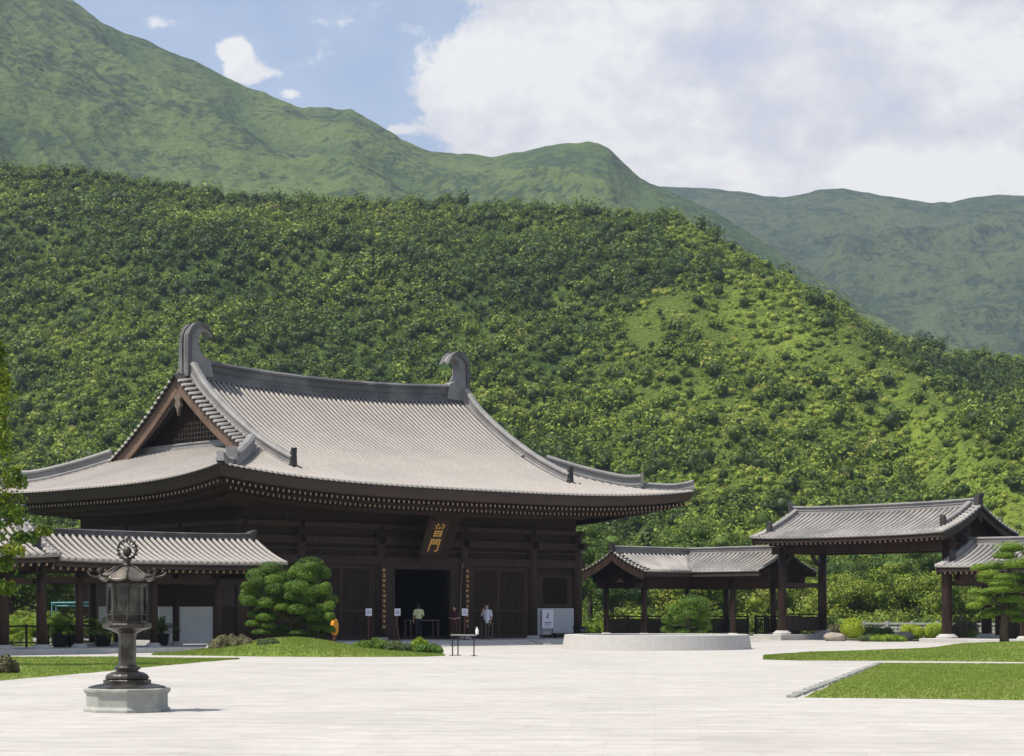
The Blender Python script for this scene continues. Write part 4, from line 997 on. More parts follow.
tr = [([(.0, 0, -.4), (.05, .05, .9), (.15, 0, 1.9), (.25, 0, 3.0), (.3, 0, 4.0)], [.26, .2, .17, .12, .05]), ([(.1, 0, 1.4), (-.4, -.3, 1.7), (-.8, -.3, 1.9)], [.09, .06, .03]), ([(.1, 0, 1.9), (.8, .2, 2.3), (1.5, .2, 2.4)], [.09, .07, .03]), ([(.2, 0, 2.6), (-.3, -.3, 3.0), (-.5, -.2, 3.1)], [.08, .05, .03])]
plant('clipped_pine', (XatY(1004, 97), 97, .3), 'cloud-clipped bright green pine with bare trunk on the far lawn at the right edge', 'pine tree', C, np.array(R)*[1.22, 1.22, .90], 1300, .065, 'leaf_pine', tint=np.random.default_rng(2).uniform(.55, .85, len(C)), trunk=tr, seed=22, coref=.66, lump=.34, lumps=12, upbias=.12, tj=.2, depth=.10, spread=.35)
# round clipped tree behind the pool
C, R = pads([(692, 603, 14, 10), (702, 606, 9, 9), (683, 606, 9, 8), (672, 611, 10, 8), (688, 614, 12, 8), (703, 617, 9, 9), (676, 622, 11, 7), (692, 624, 12, 7), (706, 627, 8, 6), (667, 620, 7, 6), (668, 630, 8, 5), (683, 633, 10, 5), (700, 634, 10, 5)], 97, 688, 1.2, seed=4)
plant('clipped_pine', (XatY(688, 97), 97, 0), 'round clipped green pine between corridor posts behind the stone pool', 'pine tree', C, R, 800, .065, 'leaf_pine', tint=np.random.default_rng(3).uniform(.3, .6, len(C)), trunk=[([(0, 0, -.1), (0, 0, 1.0), (.1, 0, 2)], [.14, .1, .05])], seed=23, coref=.66, lump=.34, lumps=12, upbias=.12, depth=.10, spread=.35)

def shrub(px, py_base, wpx, hpx, lab, m='leaf_shrub', tint=.5, zb=0, n=6, seed=1, name='shrub', cat='shrub', leaf=.07, L=420, ball=False, Yd=None):
    X, Y = G(px, py_base, zb) if Yd is None else (XatY(px, Yd), Yd); s = Y/F; w = wpx*s/2; h = hpx*s; r_ = random.Random(seed); C = []; R = []
    if ball: C = [(0, 0, h*.52)]; R = [(w, w*.95, h*.55)]; L = L*5
    else:
        for i in range(n):
            x = (-1+2*(i+.5)/n)*w*.72; hh = h*(1-.45*(x/w)**2)*r_.uniform(.8, 1.05)
            C.append((x, r_.uniform(-.35, .35)*w*.6, hh*.36)); R.append((max(.12, w/n*1.75), max(.12, w*.5), hh*.6))
    return plant(name, (X, Y, zb), lab, cat, C, R, L, leaf, m, tint=np.full(len(C), tint)+np.random.default_rng(seed).uniform(-.12, .12, len(C)), seed=seed+50, coref=.82, lump=.15 if ball else .3, spread=.45 if ball else .7)
shrub(231, 651.8, 54, 20, 'low olive shrub mound on the grass left of the large clipped pine', 'leaf_dry', .55, .10, 7, 1)
shrub(268, 647, 26, 10, 'fuzzy pale green ground shrub under the left side of the large pine', 'leaf_shrub', .6, .3, 5, 2)
shrub(5, 674, 30, 22, 'brownish round shrub on the lawn at the left picture edge', 'leaf_dry', .3, 0, 4, 3)
shrub(372, 651.0, 48, 14, 'low dark juniper bush left of three beside the steps', 'leaf_pine', .45, .10, 6, 4)
shrub(398, 652.6, 34, 13, 'low spreading juniper bush between the long one and the yellow shrub', 'leaf_shrub', .5, .05, 5, 5)
shrub(428, 654.5, 36, 13, 'dark juniper bush at the lawn tip beside the cheek stone', 'leaf_pine', .4, .0, 5, 6)
shrub(419, 650, 20, 15, 'small yellow-green shrub in front of the doorway', 'leaf_bright', .35, .05, 3, 7)
shrub(853, 641, 27, 22, 'bright yellow clipped ball shrub beyond the gateway', 'leaf_bright', .8, 0, 1, 8, ball=True)
shrub(912, 638.4, 26, 20, 'yellow-green rounded shrub left of the pair by the right gate post', 'leaf_bright', .75, 0, 3, 9)
shrub(936, 638.4, 28, 20, 'yellow-green rounded shrub touching the right gate post', 'leaf_bright', .65, 0, 3, 10)
shrub(965, 640.5, 34, 27, 'dull red-green garden shrub just right of the right gate post', 'leaf_dry', .3, 0, 5, 11)
shrub(974, 641.0, 20, 13, 'small leafy green shrub at the foot of the dull red-green one', 'leaf_tree', .8, 0, 3, 12)
shrub(876, 640, 40, 18, 'loose dark green shrub right of the yellow ball', 'leaf_tree', .6, 0, 5, 13)
shrub(888, 641.6, 44, 9, 'low clipped green hedge strip beyond the gateway', 'leaf_pine', .7, 0, 7, 14)
shrub(836, 638, 18, 16, 'small reddish shrub between gate platform and yellow ball', 'leaf_dry', .4, 0, 3, 15)
shrub(870, 641.5, 24, 9, 'tiny grey-green bush under the yellow ball shrub', 'leaf_shrub', .5, 0, 3, 16)
for i, (px, w_, h_, t, lb) in enumerate(((592, 30, 20, .55, 'tall yellowish shrub at the hall\'s right corner behind the pool'), (612, 26, 22, .45, 'yellowish shrub framed by the corridor\'s first two posts'), (632, 28, 18, .35, 'darker shrub beside the second corridor post'), (655, 26, 17, .3, 'dark shrub just left of the clipped pine behind the pool'))):
    shrub(px, 632, w_, h_, lb, 'leaf_bright' if i < 2 else 'leaf_tree', t*.5 if i < 2 else t, 0, 4, 30+i, Yd=128, leaf=.11)
# rocks
for i, (px, py, w_, h_, lb) in enumerate(((835, 641, 22, 9, 'pale flat garden rock beside the gate platform'), (903, 640.5, 20, 9, 'reddish garden rock between the clipped shrubs'))):
    X, Y = G(px, py); s = Y/F; rng = np.random.default_rng(60+i)
    v, q, t = cores(np.array([[0, 0, h_*s*.35]]), np.array([[w_*s*.62, w_*s*.5, h_*s*.75]]), np.array([.5]), rng, 1.0)
    o = np_mesh('garden_rock', v, q, None, 'rock', smooth=True); o.location = (X, Y, 0); sb_ = o.modifiers.new('s', 'SUBSURF'); sb_.levels = sb_.render_levels = 1
    tag(o, lb, 'rock')
X, Y = G(206, 650, .1); c = empty('garden_spotlight', (X, Y, .12), .5, 'small pale garden spotlight beside the olive shrub', 'spotlight')
MB().lathe([(.07, 0), (.09, .16), (.06, .17)], 12).build('lamp_head', 'grey_metal', c).rotation_euler = (0, math.radians(50), 0)
MB().box((0, 0, -.04), (.04, .04, .16)).build('spike', 'black_metal', c)

# palms / potted cycads near the left corridor
def fronds(name, loc, lab, cat, n, L, z0, m, seed, pot=False, grp=None, tint=.5, wid=.16):
    rng = np.random.default_rng(seed); V = []; T = []
    for i in range(n):
        a = rng.random()*2*math.pi; el = rng.uniform(.35, 1.35); l = L*rng.uniform(.75, 1.1); steps = 14; p = np.array([0, 0, z0]); d = np.array([math.cos(a)*math.cos(el), math.sin(a)*math.cos(el), math.sin(el)]); sd = np.array([-math.sin(a), math.cos(a), 0])
        for k_ in range(steps):
            q = p+d*l/steps; w = wid*math.sin(math.pi*min(1, (k_+1.5)/(steps+1)))**.6
            for sg in (-1, 1):
                for e_ in (0, .5):
                    b0 = p+(q-p)*e_; V.append([b0, b0+(q-p)*.32, b0+(q-p)*.75+sd*sg*w+np.array([0, 0, -.03]), b0+(q-p)*.5+sd*sg*w*.95+np.array([0, 0, -.03])]); T.append(np.clip(tint+rng.normal()*.2, 0, 1))
            p = q; d = d+np.array([0, 0, -.13]); d /= np.linalg.norm(d)
    V = np.array(V).reshape(-1, 3); e = empty(name, loc, 0, lab, cat, grp)
    np_mesh('fronds', V, np.arange(len(V)).reshape(-1, 4), np.array(T), m, e)
    MB().lathe([(.10, 0), (.12, z0*.5), (.09, z0)], 9).build('trunk', 'bark', e, smooth=True)
    if pot: MB().lathe([(.22, 0), (.30, .06), (.34, .42), (.37, .45), (.37, .50), (.30, .50), (.29, .44)], 16).build('pot', 'pot', e, smooth=True)
    return e
for i, (px, yl, lb) in enumerate(((60, .3, 'potted cycad in a dark tub, left of two by the second corridor post'), (74, .35, 'potted cycad in a dark tub, right of two by the second corridor post'), (103, .4, 'potted cycad between the third post and the bronze lantern'), (161, .2, 'dark potted cycad right of the bronze lantern under the corridor'))):
    # on the corridor floor line yl (local), solve along a
    a0 = -30.; 
    for _ in range(60):
        p = hp(a0, -6.1+yl); px_ = 512+F*p.x/p.y; a0 += (px-px_)/18.0
    fronds('potted_cycad', (p.x, p.y, .2), lb, 'potted plant', 26, .95, .62, 'leaf_tree' if i == 3 else 'leaf_near', 70+i, True, 'potted cycads in the left corridor', .35)
for i, (px, Yd, L_, lb) in enumerate(((12, 96, 1.5, 'bushy green palm behind the corner pavilion, farthest left'), (30, 94, 1.5, 'bushy green palm between the pavilion posts'), (56, 95, 1.6, 'bright fan of palm fronds under the turquoise frame'), (70, 98, 1.5, 'palm clump just right of the turquoise frame post'), (104, 97, 1.3, 'palm clump seen just left of the bronze lantern'))):
    fronds('garden_palm', (XatY(px, Yd), Yd, 0), lb, 'palm', 40, L_, .35, 'leaf_near', 80+i, False, 'garden palms behind the left corridor', .5, .2)

# ---- near tree whose leaves enter at the left edge
Yt = 60.0
lst = [(6, 450, 16, 30), (12, 480, 12, 16), (2, 372, 12, 24), (10, 520, 22, 18), (20, 553, 16, 10), (2, 590, 10, 12), (-10, 400, 26, 40), (-46, 430, 40, 70), (4, 500, 22, 26), (-14, 462, 22, 34), (24, 540, 16, 9), (44, 533, 12, 6), (8, 565, 13, 15), (0, 388, 10, 24), (-60, 540, 42, 50), (14, 590, 5, 9), (3, 352, 6, 8), (-18, 360, 18, 26), (-90, 400, 40, 60), (-95, 480, 40, 50), (18, 515, 10, 12), (-4, 535, 16, 18), (-100, 340, 36, 40), (-50, 340, 34, 34), (5, 425, 9, 18), (-130, 430, 50, 80)]
C, R = pads(lst, Yt, -120, 1.6, seed=8)
tr = [([(0, 0, -.1), (.1, .1, 2.2), (.5, 0, 4.2), (1.4, 0, 6.2), (2.0, 0, 7.6)], [.26, .2, .15, .08, .03])]
for (x, y, z), _ in list(zip(C, R)): tr.append(([(.15+.12*z*.3, .05, min(z*.55, 4.0)), (x*.5, y*.5, z*.8), (x, y, z)], [.07, .045, .012]))
plant('leafy_tree', (XatY(-120, Yt), Yt, 0), 'light green leafy tree reaching in from the left picture edge', 'tree', C, R, 300, .16, 'leaf_near', trunk=tr, seed=24, coref=0, lump=.5, depth=.45, spread=.8, tj=.25, crown='crown', tint=np.random.default_rng(6).uniform(.25, .7, len(C)))

# ---- individual trees beyond the buildings
def make_tree(name, lab, cat, grp, h, w, seed, m, tint, nb=26, L=380, leaf=.22, tm='bark'):
    rng = np.random.default_rng(seed); C = []; R = []
    for i in range(nb):
        a = rng.random()*6.283; r = rng.random()**.6*w*.55; z = h*(.30+.58*rng.random()); z = min(z, h*(.9-.35*(r/w/.55)**2)); C.append((r*math.cos(a), r*math.sin(a), z)); q = w*rng.uniform(.14, .27); R.append((q, q, q*rng.uniform(.65, .9)))
    tr = [([(0, 0, -.3), (rng.normal()*.1, 0, h*.25), (rng.normal()*.2, rng.normal()*.2, h*.55), (0, 0, h*.8)], [.03*h, .024*h, .016*h, .005*h])]
    for c_ in C[:9]: tr.append(([(0, 0, h*.22+rng.random()*h*.2), (c_[0]*.5, c_[1]*.5, c_[2]*.75), c_], [.012*h, .009*h, .003*h]))
    return plant(name, (0, -50, 0), lab, cat, C, R, L, leaf, m, tint=np.clip(tint+rng.uniform(-.2, .2, nb), 0, 1), grp=grp, seed=seed, trunk=tr, tm=tm, coref=.42, lump=.6, spread=.42, crown='crown', depth=.22)
kinds = [('broadleaf_tree', 8.5, 8, 31, 'leaf_tree', .35), ('broadleaf_tree', 7.0, 8, 32, 'leaf_forest', .55), ('broadleaf_tree', 9.5, 7.5, 33, 'leaf_tree', .6), ('bushy_tree', 5.0, 7, 34, 'leaf_forest', .75)]
protos = [make_tree(n_, 'tmp', 'tree', 'trees beyond the corridors', h, w, sd, m_, ti) for n_, h, w, sd, m_, ti in kinds]
tl_ = [ # px, Y, kind, scale, label
 (-30, 118, 0, .9, 'dark broadleaf tree behind the corner pavilion, outermost at the left edge'), (14, 128, 1, 1.0, 'broadleaf tree seen between the left pavilion posts'),
 (40, 142, 2, .95, 'pale-topped tree above the left corridor roof, left one'), (66, 133, 3, 1.1, 'bushy tree behind the turquoise frame'), (92, 148, 0, 1.0, 'dark tree between turquoise frame and hall'),
 (118, 138, 3, 1.2, 'bushy tree close to the hall\'s left rear corner'),
 (590, 160, 2, .95, 'tree just right of the hall\'s front right corner'), (612, 150, 0, .85, 'darker tree above the corridor gable next to the hall'), (640, 170, 1, 1.1, 'tree above the corridor ridge behind the clipped pine'),
 (668, 158, 3, 1.15, 'bushy tree low behind the left corridor posts beside the pool'), (700, 172, 2, 1.0, 'tree behind the middle of the L-shaped corridor'), (728, 160, 3, 1.1, 'bushy tree between the corridor\'s paired posts'),
 (752, 176, 0, 1.0, 'dark tree left of the gateway\'s left eave'), (784, 164, 3, 1.1, 'bushy tree between the gateway\'s two left posts'), (812, 178, 1, 1.1, 'tree behind the gateway\'s left inner post'),
 (838, 158, 3, .9, 'low bushy tree above the yellow ball shrub'), (862, 168, 0, .85, 'dark tree in the middle of the gateway opening'), (892, 160, 1, .9, 'mid green tree right of centre in the gateway opening'),
 (918, 172, 2, .8, 'taller tree in the gateway opening next to the right post'), (944, 158, 3, 1.0, 'bushy tree directly behind the right gate post'), (972, 152, 1, .8, 'tree seen under the right corridor wing'),
 (1002, 162, 0, .9, 'dark tree behind the right clipped pine'), (1036, 156, 2, .8, 'tree beyond the right picture edge corridor')]
r_ = random.Random(3)
for i, (px, Yd, kd, s_, lb) in enumerate(tl_):
    o = protos[kd]
    if o.get('used'): o = copy_tree(protos[kd])
    o['used'] = 1; o.location = (XatY(px, Yd), Yd, 0); o.rotation_euler.z = r_.random()*6.28; o.scale = (s_,)*3; o['label'] = lb
for o in col.objects:
    if 'used' in o.keys(): del o['used']
# low undergrowth filling the garden edge behind the buildings
rng = np.random.default_rng(77); n = 700
px = rng.uniform(-60, 1090, n); Yd = rng.uniform(140, 215, n); C = np.c_[(px-512)/F*Yd, Yd, rng.uniform(.2, .8, n)]; rr = rng.uniform(.8, 1.9, n); R = np.c_[rr, rr, rr*.8]
C[:, 2] += np.maximum(0, (Yd-190)*.15)
ti = np.clip(.35+.5*fbm(C[:, 0]*.08, C[:, 1]*.08, 3, 4)+rng.normal(size=n)*.12, 0, 1)
V, Q, T = merge(foliage(C, R, 200, .24, ti, rng, lump_amt=.6, spread=.4, depth=.25), cores(C, R, ti, rng, .45))
o = np_mesh('undergrowth', V, Q, T, 'leaf_forest'); o['kind'] = 'stuff'

# ================================================================== HILLS
SIL = np.array([(-400, 140), (-200, 152), (0, 164), (100, 169), (200, 182), (300, 195), (380, 198), (450, 198), (500, 200), (560, 204), (620, 207), (680, 212), (720, 236), (760, 254), (800, 272), (850, 294), (900, 323), (950, 340), (1024, 352), (1200, 400), (1450, 430)])
def YF_(u): return 205+14*np.sin(u*19+1)+8*np.sin(u*47)
def YR_(u): return 455-25*np.clip(u/.25, -1, 1)+10*np.sin(u*23+2)
def near_hill(u, Y):
    X = u*Y; yf, yr = YF_(u), YR_(u); t = (Y-yf)/(yr-yf)
    zr_ = H+(HY-11-np.interp(512+F*u, SIL[:, 0], SIL[:, 1]))/F*yr
    tc = np.clip(t, 0, 1.0); z = zr_*(tc**1.12*.93+.07*tc**2.5)*np.where(t > 1, 1-.8*np.clip(t-1, 0, 2)**1.3, 1)
    am = np.clip(tc*4, 0, 1)*np.clip((1.0-tc)*3.2+.12, 0, 1)
    z = z+am*(15*(ridged(X/85+.35*Y/85, Y/150, 3, 11)-.62)+9*(fbm(X/38, Y/38, 4, 21)-.5))
    # the sunny spur running down to the right and the hollow behind it
    px = 512+F*u; py0 = 235+(px-690)*.80; ty = HY-(z-H)/Y*F
    dsp = (ty-py0)/38
    z = z+np.where(px > 640, 1, 0)*np.clip((px-640)/80, 0, 1)*am*(7*np.exp(-dsp**2)-7*np.exp(-((ty-py0+80)/45)**2))
    return np.maximum(z, -.5*(t < 0)+0*z) if False else z, t
us = np.linspace(-.42, .42, 330); tt = np.linspace(-.03, 1.9, 230)
U, TT = np.meshgrid(us, tt); YY = YF_(U)+TT*(YR_(U)-YF_(U)); Z, _ = near_hill(U, YY); Z = np.where(TT < 0, -.4, Z)
XX = U*YY
def vegmask(u, Y, z):
    """0 forest .. 1 open grass: drier open slopes on the right spur"""
    X = u*Y; px = 512+F*u; py = HY-(z-H)/Y*F
    g = 1.3*np.exp(-((py-(250+(px-700)*.85))/45)**2)*np.clip((px-660)/60, 0, 1)
    g = g+.9*np.exp(-((px-860)/120)**2-((py-440)/60)**2)+.6*np.exp(-((px-700)/50)**2-((py-240)/14)**2)+.45*np.clip((px-560)/200, 0, 1)
    g = g-.9*np.exp(-((px-1000)/85)**2-((py-400)/38)**2)
    return np.clip(g*.62+1.3*(fbm(X/30, Y/30, 4, 31)-.5)+.05-.1*(px < 560), 0, 1)
GM = vegmask(U, YY, Z)
me_v = np.stack([XX, YY, Z], -1).reshape(-1, 3); nr, nc = U.shape
q = (np.arange(nr-1)[:, None]*nc+np.arange(nc-1)[None]).reshape(-1); Q = np.stack([q, q+1, q+nc+1, q+nc], 1)
def hillmat(name, forest, grass, dark, bsc=1.0, bs=.8, dist=.6, gs=.03, bushes=.5):
    m = bpy.data.materials.new(name); m.use_nodes = True; nt = m.node_tree; b = nt.nodes['Principled BSDF']; b.inputs['Roughness'].default_value = .95; b.inputs['Specular IOR Level'].default_value = .05
    at = nn(nt, 'ShaderNodeAttribute', attribute_name='tint'); geo = nn(nt, 'ShaderNodeTexCoord')
    n1 = nn(nt, 'ShaderNodeTexNoise'); n1.inputs['Scale'].default_value = gs*8; n1.inputs['Detail'].default_value = 8; n1.inputs['Roughness'].default_value = .7
    n2 = nn(nt, 'ShaderNodeTexNoise'); n2.inputs['Scale'].default_value = gs; n2.inputs['Detail'].default_value = 7; n2.inputs['Roughness'].default_value = .6
    nt.links.new(geo.outputs['Object'], n1.inputs[0]); nt.links.new(geo.outputs['Object'], n2.inputs[0])
    r1 = nn(nt, 'ShaderNodeValToRGB'); r1.color_ramp.elements[0].position = .35; r1.color_ramp.elements[1].position = .65
    r1.color_ramp.elements[0].color = (*[c*.7 for c in grass], 1); r1.color_ramp.elements[1].color = (*grass, 1); nt.links.new(n1.outputs[0], r1.inputs[0])
    mx = nn(nt, 'ShaderNodeMix', data_type='RGBA'); mx.inputs['A'].default_value = (*forest, 1); nt.links.new(r1.outputs[0], mx.inputs['B']); nt.links.new(at.outputs['Fac'], mx.inputs['Factor'])
    ad = nn(nt, 'ShaderNodeMath', operation='ADD'); nt.links.new(n1.outputs[0], ad.inputs[0]); nt.links.new(n2.outputs[0], ad.inputs[1])
    r2 = nn(nt, 'ShaderNodeValToRGB'); r2.color_ramp.elements[0].position = 1.02-bushes*.1; r2.color_ramp.elements[1].position = min(1, 1.02-bushes*.1+.10)
    ml = nn(nt, 'ShaderNodeMath', operation='MULTIPLY'); ml.inputs[1].default_value = .92; nt.links.new(ad.outputs[0], ml.inputs[0]); nt.links.new(ml.outputs[0], r2.inputs[0])
    mx2 = nn(nt, 'ShaderNodeMix', data_type='RGBA'); nt.links.new(mx.outputs['Result'], mx2.inputs['A']); mx2.inputs['B'].default_value = (*dark, 1); nt.links.new(r2.outputs[0], mx2.inputs['Factor'])
    nt.links.new(mx2.outputs['Result'], b.inputs['Base Color'])
    bp = nn(nt, 'ShaderNodeBump'); bp.inputs['Strength'].default_value = bs; bp.inputs['Distance'].default_value = dist
    n3 = nn(nt, 'ShaderNodeTexNoise'); n3.inputs['Scale'].default_value = bsc; n3.inputs['Detail'].default_value = 5; nt.links.new(geo.outputs['Object'], n3.inputs[0])
    nt.links.new(n3.outputs[0], bp.inputs['Height']); nt.links.new(bp.outputs[0], b.inputs['Normal'])
    MAT[name] = m
hillmat('hill_near', (.04, .07, .018), (.20, .265, .040), (.09, .13, .025), 1.4, 1.0, .8, .06, 1.0)
hillmat('hill_distant', (.040, .062, .030), (.085, .110, .044), (.028, .048, .024), .14, 1.0, 6.0, .014, 1.2)
hillmat('hill_far', (.050, .085, .030), (.115, .155, .050), (.040, .066, .030), .16, .9, 4.0, .018, .95)
def hill(name, V, Q, T, m):
    me = bpy.data.meshes.new(name); me.vertices.add(len(V)); me.vertices.foreach_set('co', V.astype(np.float32).ravel())
    me.loops.add(len(Q)*4); me.loops.foreach_set('vertex_index', Q.astype(np.int32).ravel()); me.polygons.add(len(Q)); me.polygons.foreach_set('loop_start', np.arange(0, len(Q)*4, 4, dtype=np.int32))
    a = me.attributes.new('tint', 'FLOAT', 'POINT'); a.data.foreach_set('value', T.astype(np.float32)); me.polygons.foreach_set('use_smooth', np.ones(len(Q), dtype=bool)); me.update(calc_edges=True)
    o = obj_from(name, me, m); o['kind'] = 'structure'; return o
hill('near_hill', me_v, Q, GM.ravel(), 'hill_near')

# forest on the near hill
rng = np.random.default_rng(5)
def scatter(sp, ymax=1.10):
    pts = []; Yc = 196.
    xs = np.arange(-185, 185, sp); ys = np.arange(200, 500, sp); X, Y = np.meshgrid(xs, ys); X = X+rng.uniform(-.5, .5, X.shape)*sp*.95; Y = Y+rng.uniform(-.5, .5, Y.shape)*sp*.95
    X, Y = X.ravel(), Y.ravel(); u = X/Y; z, t = near_hill(u, Y); k = (np.abs(u) < .31) & (t > -.02) & (t < ymax); return X[k], Y[k], z[k], u[k], t[k]
X, Y, z, u, t = scatter(2.15); g = vegmask(u, Y, z); keep = rng.random(len(X)) > np.clip((g-.22)*1.5, 0, .82)
keep &= ~((g > .30) & (fbm(X/16, Y/26, 3, 88) > .58) & (rng.random(len(X)) < .85))
X, Y, z, u, t, g = [a[keep] for a in (X, Y, z, u, t, g)]
big = fbm(X/22, Y/22, 3, 41)
rr = (.85+1.5*rng.random(len(X))**1.8+np.where(rng.random(len(X)) < .10, rng.uniform(.6, 1.7, len(X)), 0))*(.55+1.0*big); rr = np.minimum(rr, 2.9)
R = np.c_[rr, rr, rr*rng.uniform(.7, 1.05, len(X))]; C = np.c_[X, Y, z+R[:, 2]*.62]
sp_ = rng.random(len(X)); ti = np.clip(-.02+.90*fbm(X/30+5, Y/30, 5, 51)+rng.normal(size=len(X))*.13+.10*g+np.where(sp_ > .985, .35, 0)-np.where(sp_ < .08, .12, 0), .05, 1)
nl = int(2.2e6/4/len(X)*2.0); nl = min(nl, 120)
P1 = foliage(C, R, nl, rr*.22+.08, ti, rng, lumps=6, lump_amt=.62, spread=.48, tj=.10, depth=.2)
P2 = cores(C, R, ti-.4, rng, .48)  # tint lowered further, so the cores paint shaded gaps between the leaves
# shrubs of the open slope
X, Y, z, u, t = scatter(1.45); g = vegmask(u, Y, z); keep = (g > .10) & (rng.random(len(X)) < .80) & ~((g > .30) & (fbm(X/16, Y/26, 3, 88) > .56) & (rng.random(len(X)) < .72)); X, Y, z, g = X[keep], Y[keep], z[keep], g[keep]
rr = .3+.95*rng.random(len(X))**1.3; R = np.c_[rr, rr, rr*.75]; C = np.c_[X, Y, z+rr*.3]
ti = np.clip(.42+.75*fbm(X/14+5, Y/14, 4, 61)+rng.normal(size=len(X))*.16, 0, 1)
P3 = foliage(C, R, 36, rr*.42, ti, rng, lumps=4, lump_amt=.4, spread=.8, tj=.10); P4 = cores(C, R, ti, rng, .7)
X, Y, z, u, t = scatter(1.05); g = vegmask(u, Y, z); keep = (g > .08); X, Y, z, g = X[keep], Y[keep], z[keep], g[keep]
rr = rng.uniform(.22, .6, len(X)); R = np.c_[rr*1.3, rr*1.3, rr*.6]; C = np.c_[X, Y, z+rr*.1]
ti = np.clip(.30+.75*fbm(X/10+9, Y/10, 4, 71)+.25*(fbm(X/16, Y/26, 3, 88) > .54)+rng.normal(size=len(X))*.12, 0, 1)
P5 = foliage(C, R, 14, rr*.62, ti, rng, lumps=3, lump_amt=.3, spread=.6, tj=.08, zmin=-.1)
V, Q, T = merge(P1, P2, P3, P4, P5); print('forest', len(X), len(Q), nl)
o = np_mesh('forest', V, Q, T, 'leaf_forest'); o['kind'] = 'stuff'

# far mountains
SL = np.array([(-500, -330), (-250, -200), (-100, -110), (0, -48), (70, 0), (100, 22), (150, 44), (200, 63), (250, 90), (275, 100), (300, 108), (335, 110), (352, 110), (400, 139), (430, 153), (470, 155), (490, 158), (520, 153), (545, 146), (570, 143), (590, 142), (608, 148), (620, 160), (640, 179), (660, 188), (720, 215), (900, 330), (1200, 420)])
SR = np.array([(-400, 190), (200, 200), (400, 185), (560, 192), (640, 190), (665, 189), (700, 190), (740, 194), (765, 198), (780, 199), (800, 196), (820, 191), (845, 190), (880, 197), (930, 204), (950, 204), (975, 199), (1000, 197), (1024, 198), (1150, 190), (1500, 230)])
def far_hill(name, S, y0, y1, n1, n2, amp, seed, sk, t1=1.5, off=2, hm='hill_far'):
    us = np.linspace(-.42, .42, n1); tt = np.linspace(0, t1, n2); U, TT_ = np.meshgrid(us, tt)
    yr = y1+40*np.sin(U*13+seed); Y = y0+TT_*(yr-y0); X = U*Y
    zr_ = H+(HY+off-np.interp(512+F*U, S[:, 0], S[:, 1]))/F*yr
    tc = np.clip(TT_, 0, 1); z = zr_*(.15+.85*tc**1.05)*np.where(TT_ > 1, 1-.9*(TT_-1), 1)
    am = np.clip((1-tc)*3.5+.05, 0, 1)*np.clip((tc)*3+.2, 0, 1); am = np.where(TT_ > 1, .1, am)
    gx = X/amp[1]+sk*Y/amp[1]; wob = fbm(X/170, Y/170, 3, seed+9)*1.4
    z = z+am*(amp[0]*(ridged(gx+wob, Y/(amp[1]*3.5)+wob*.3, 4, seed)-.6)+amp[0]*.22*(fbm(X/35, Y/35, 5, seed+3)-.5))
    z = z+(.6+.4*am)*3.4*(fbm(X/9, Y/9, 3, seed+7)-.5)*1.0
    T = np.clip(.55+1.6*(fbm(X/120, Y/160, 4, seed+5)-.5)+2.6*(ridged(gx+wob, Y/(amp[1]*3.5)+wob*.3, 4, seed)-.58)+1.2*(ridged(gx*2.7+wob, Y/(amp[1]*2)+wob*.3, 3, seed+2)-.6), 0, 1)
    q = (np.arange(n2-1)[:, None]*n1+np.arange(n1-1)[None]).reshape(-1)
    return hill(name, np.stack([X, Y, z], -1).reshape(-1, 3), np.stack([q, q+1, q+n1+1, q+n1], 1), T.ravel(), hm)
far_hill('far_mountain', SL, 720, 1350, 700, 380, (62, 150), 3, .75)
far_hill('distant_range', SR, 1250, 2150, 560, 260, (85, 230), 13, -.35, t1=1.25, hm='hill_distant')

# ================================================================== PEOPLE
def remesh_to(name, mb, m, parent, vox, smooth=4):
    o = mb.build('tmp', m); md = o.modifiers.new('r', 'REMESH'); md.mode = 'VOXEL'; md.voxel_size = vox
    sm = o.modifiers.new('s', 'SMOOTH'); sm.factor = .5; sm.iterations = smooth
    dg = bpy.context.evaluated_depsgraph_get(); me = bpy.data.meshes.new_from_object(o.evaluated_get(dg)); bpy.data.objects.remove(o)
    me.materials.clear(); me.polygons.foreach_set('use_smooth', [True]*len(me.polygons)); return obj_from(name, me, m, parent)
def limb(mb, pts, rs, n=10):
    mb.tube(pts, rs, n)
    for p, r in zip(pts, rs): mb.ball(p, r*1.0, 10, 6)
def hand(mb, w, d, palm_n, s=1.0):
    """wrist w, direction d, palm normal"""
    w, d, pn = Vector(w), Vector(d).normalized(), Vector(palm_n).normalized(); sd = d.cross(pn).normalized()
    mb.tube([w-d*.01, w+d*.04, w+d*.085], [.024, .034, .030], 8)
    for k, (o_, l_) in enumerate(((-.03, .065), (-.010, .078), (.011, .073), (.030, .058))):
        a = w+d*.08+sd*o_; b = a+d*l_*.5+pn*.008; c = b+d*l_*.4+pn*.026; mb.tube([a, b, c], [.0095, .009, .0075], 6)
    a = w+d*.025-sd*.03; mb.tube([a, a-sd*.025+d*.03+pn*.01, a-sd*.028+d*.06+pn*.025], [.0115, .0105, .008], 6)
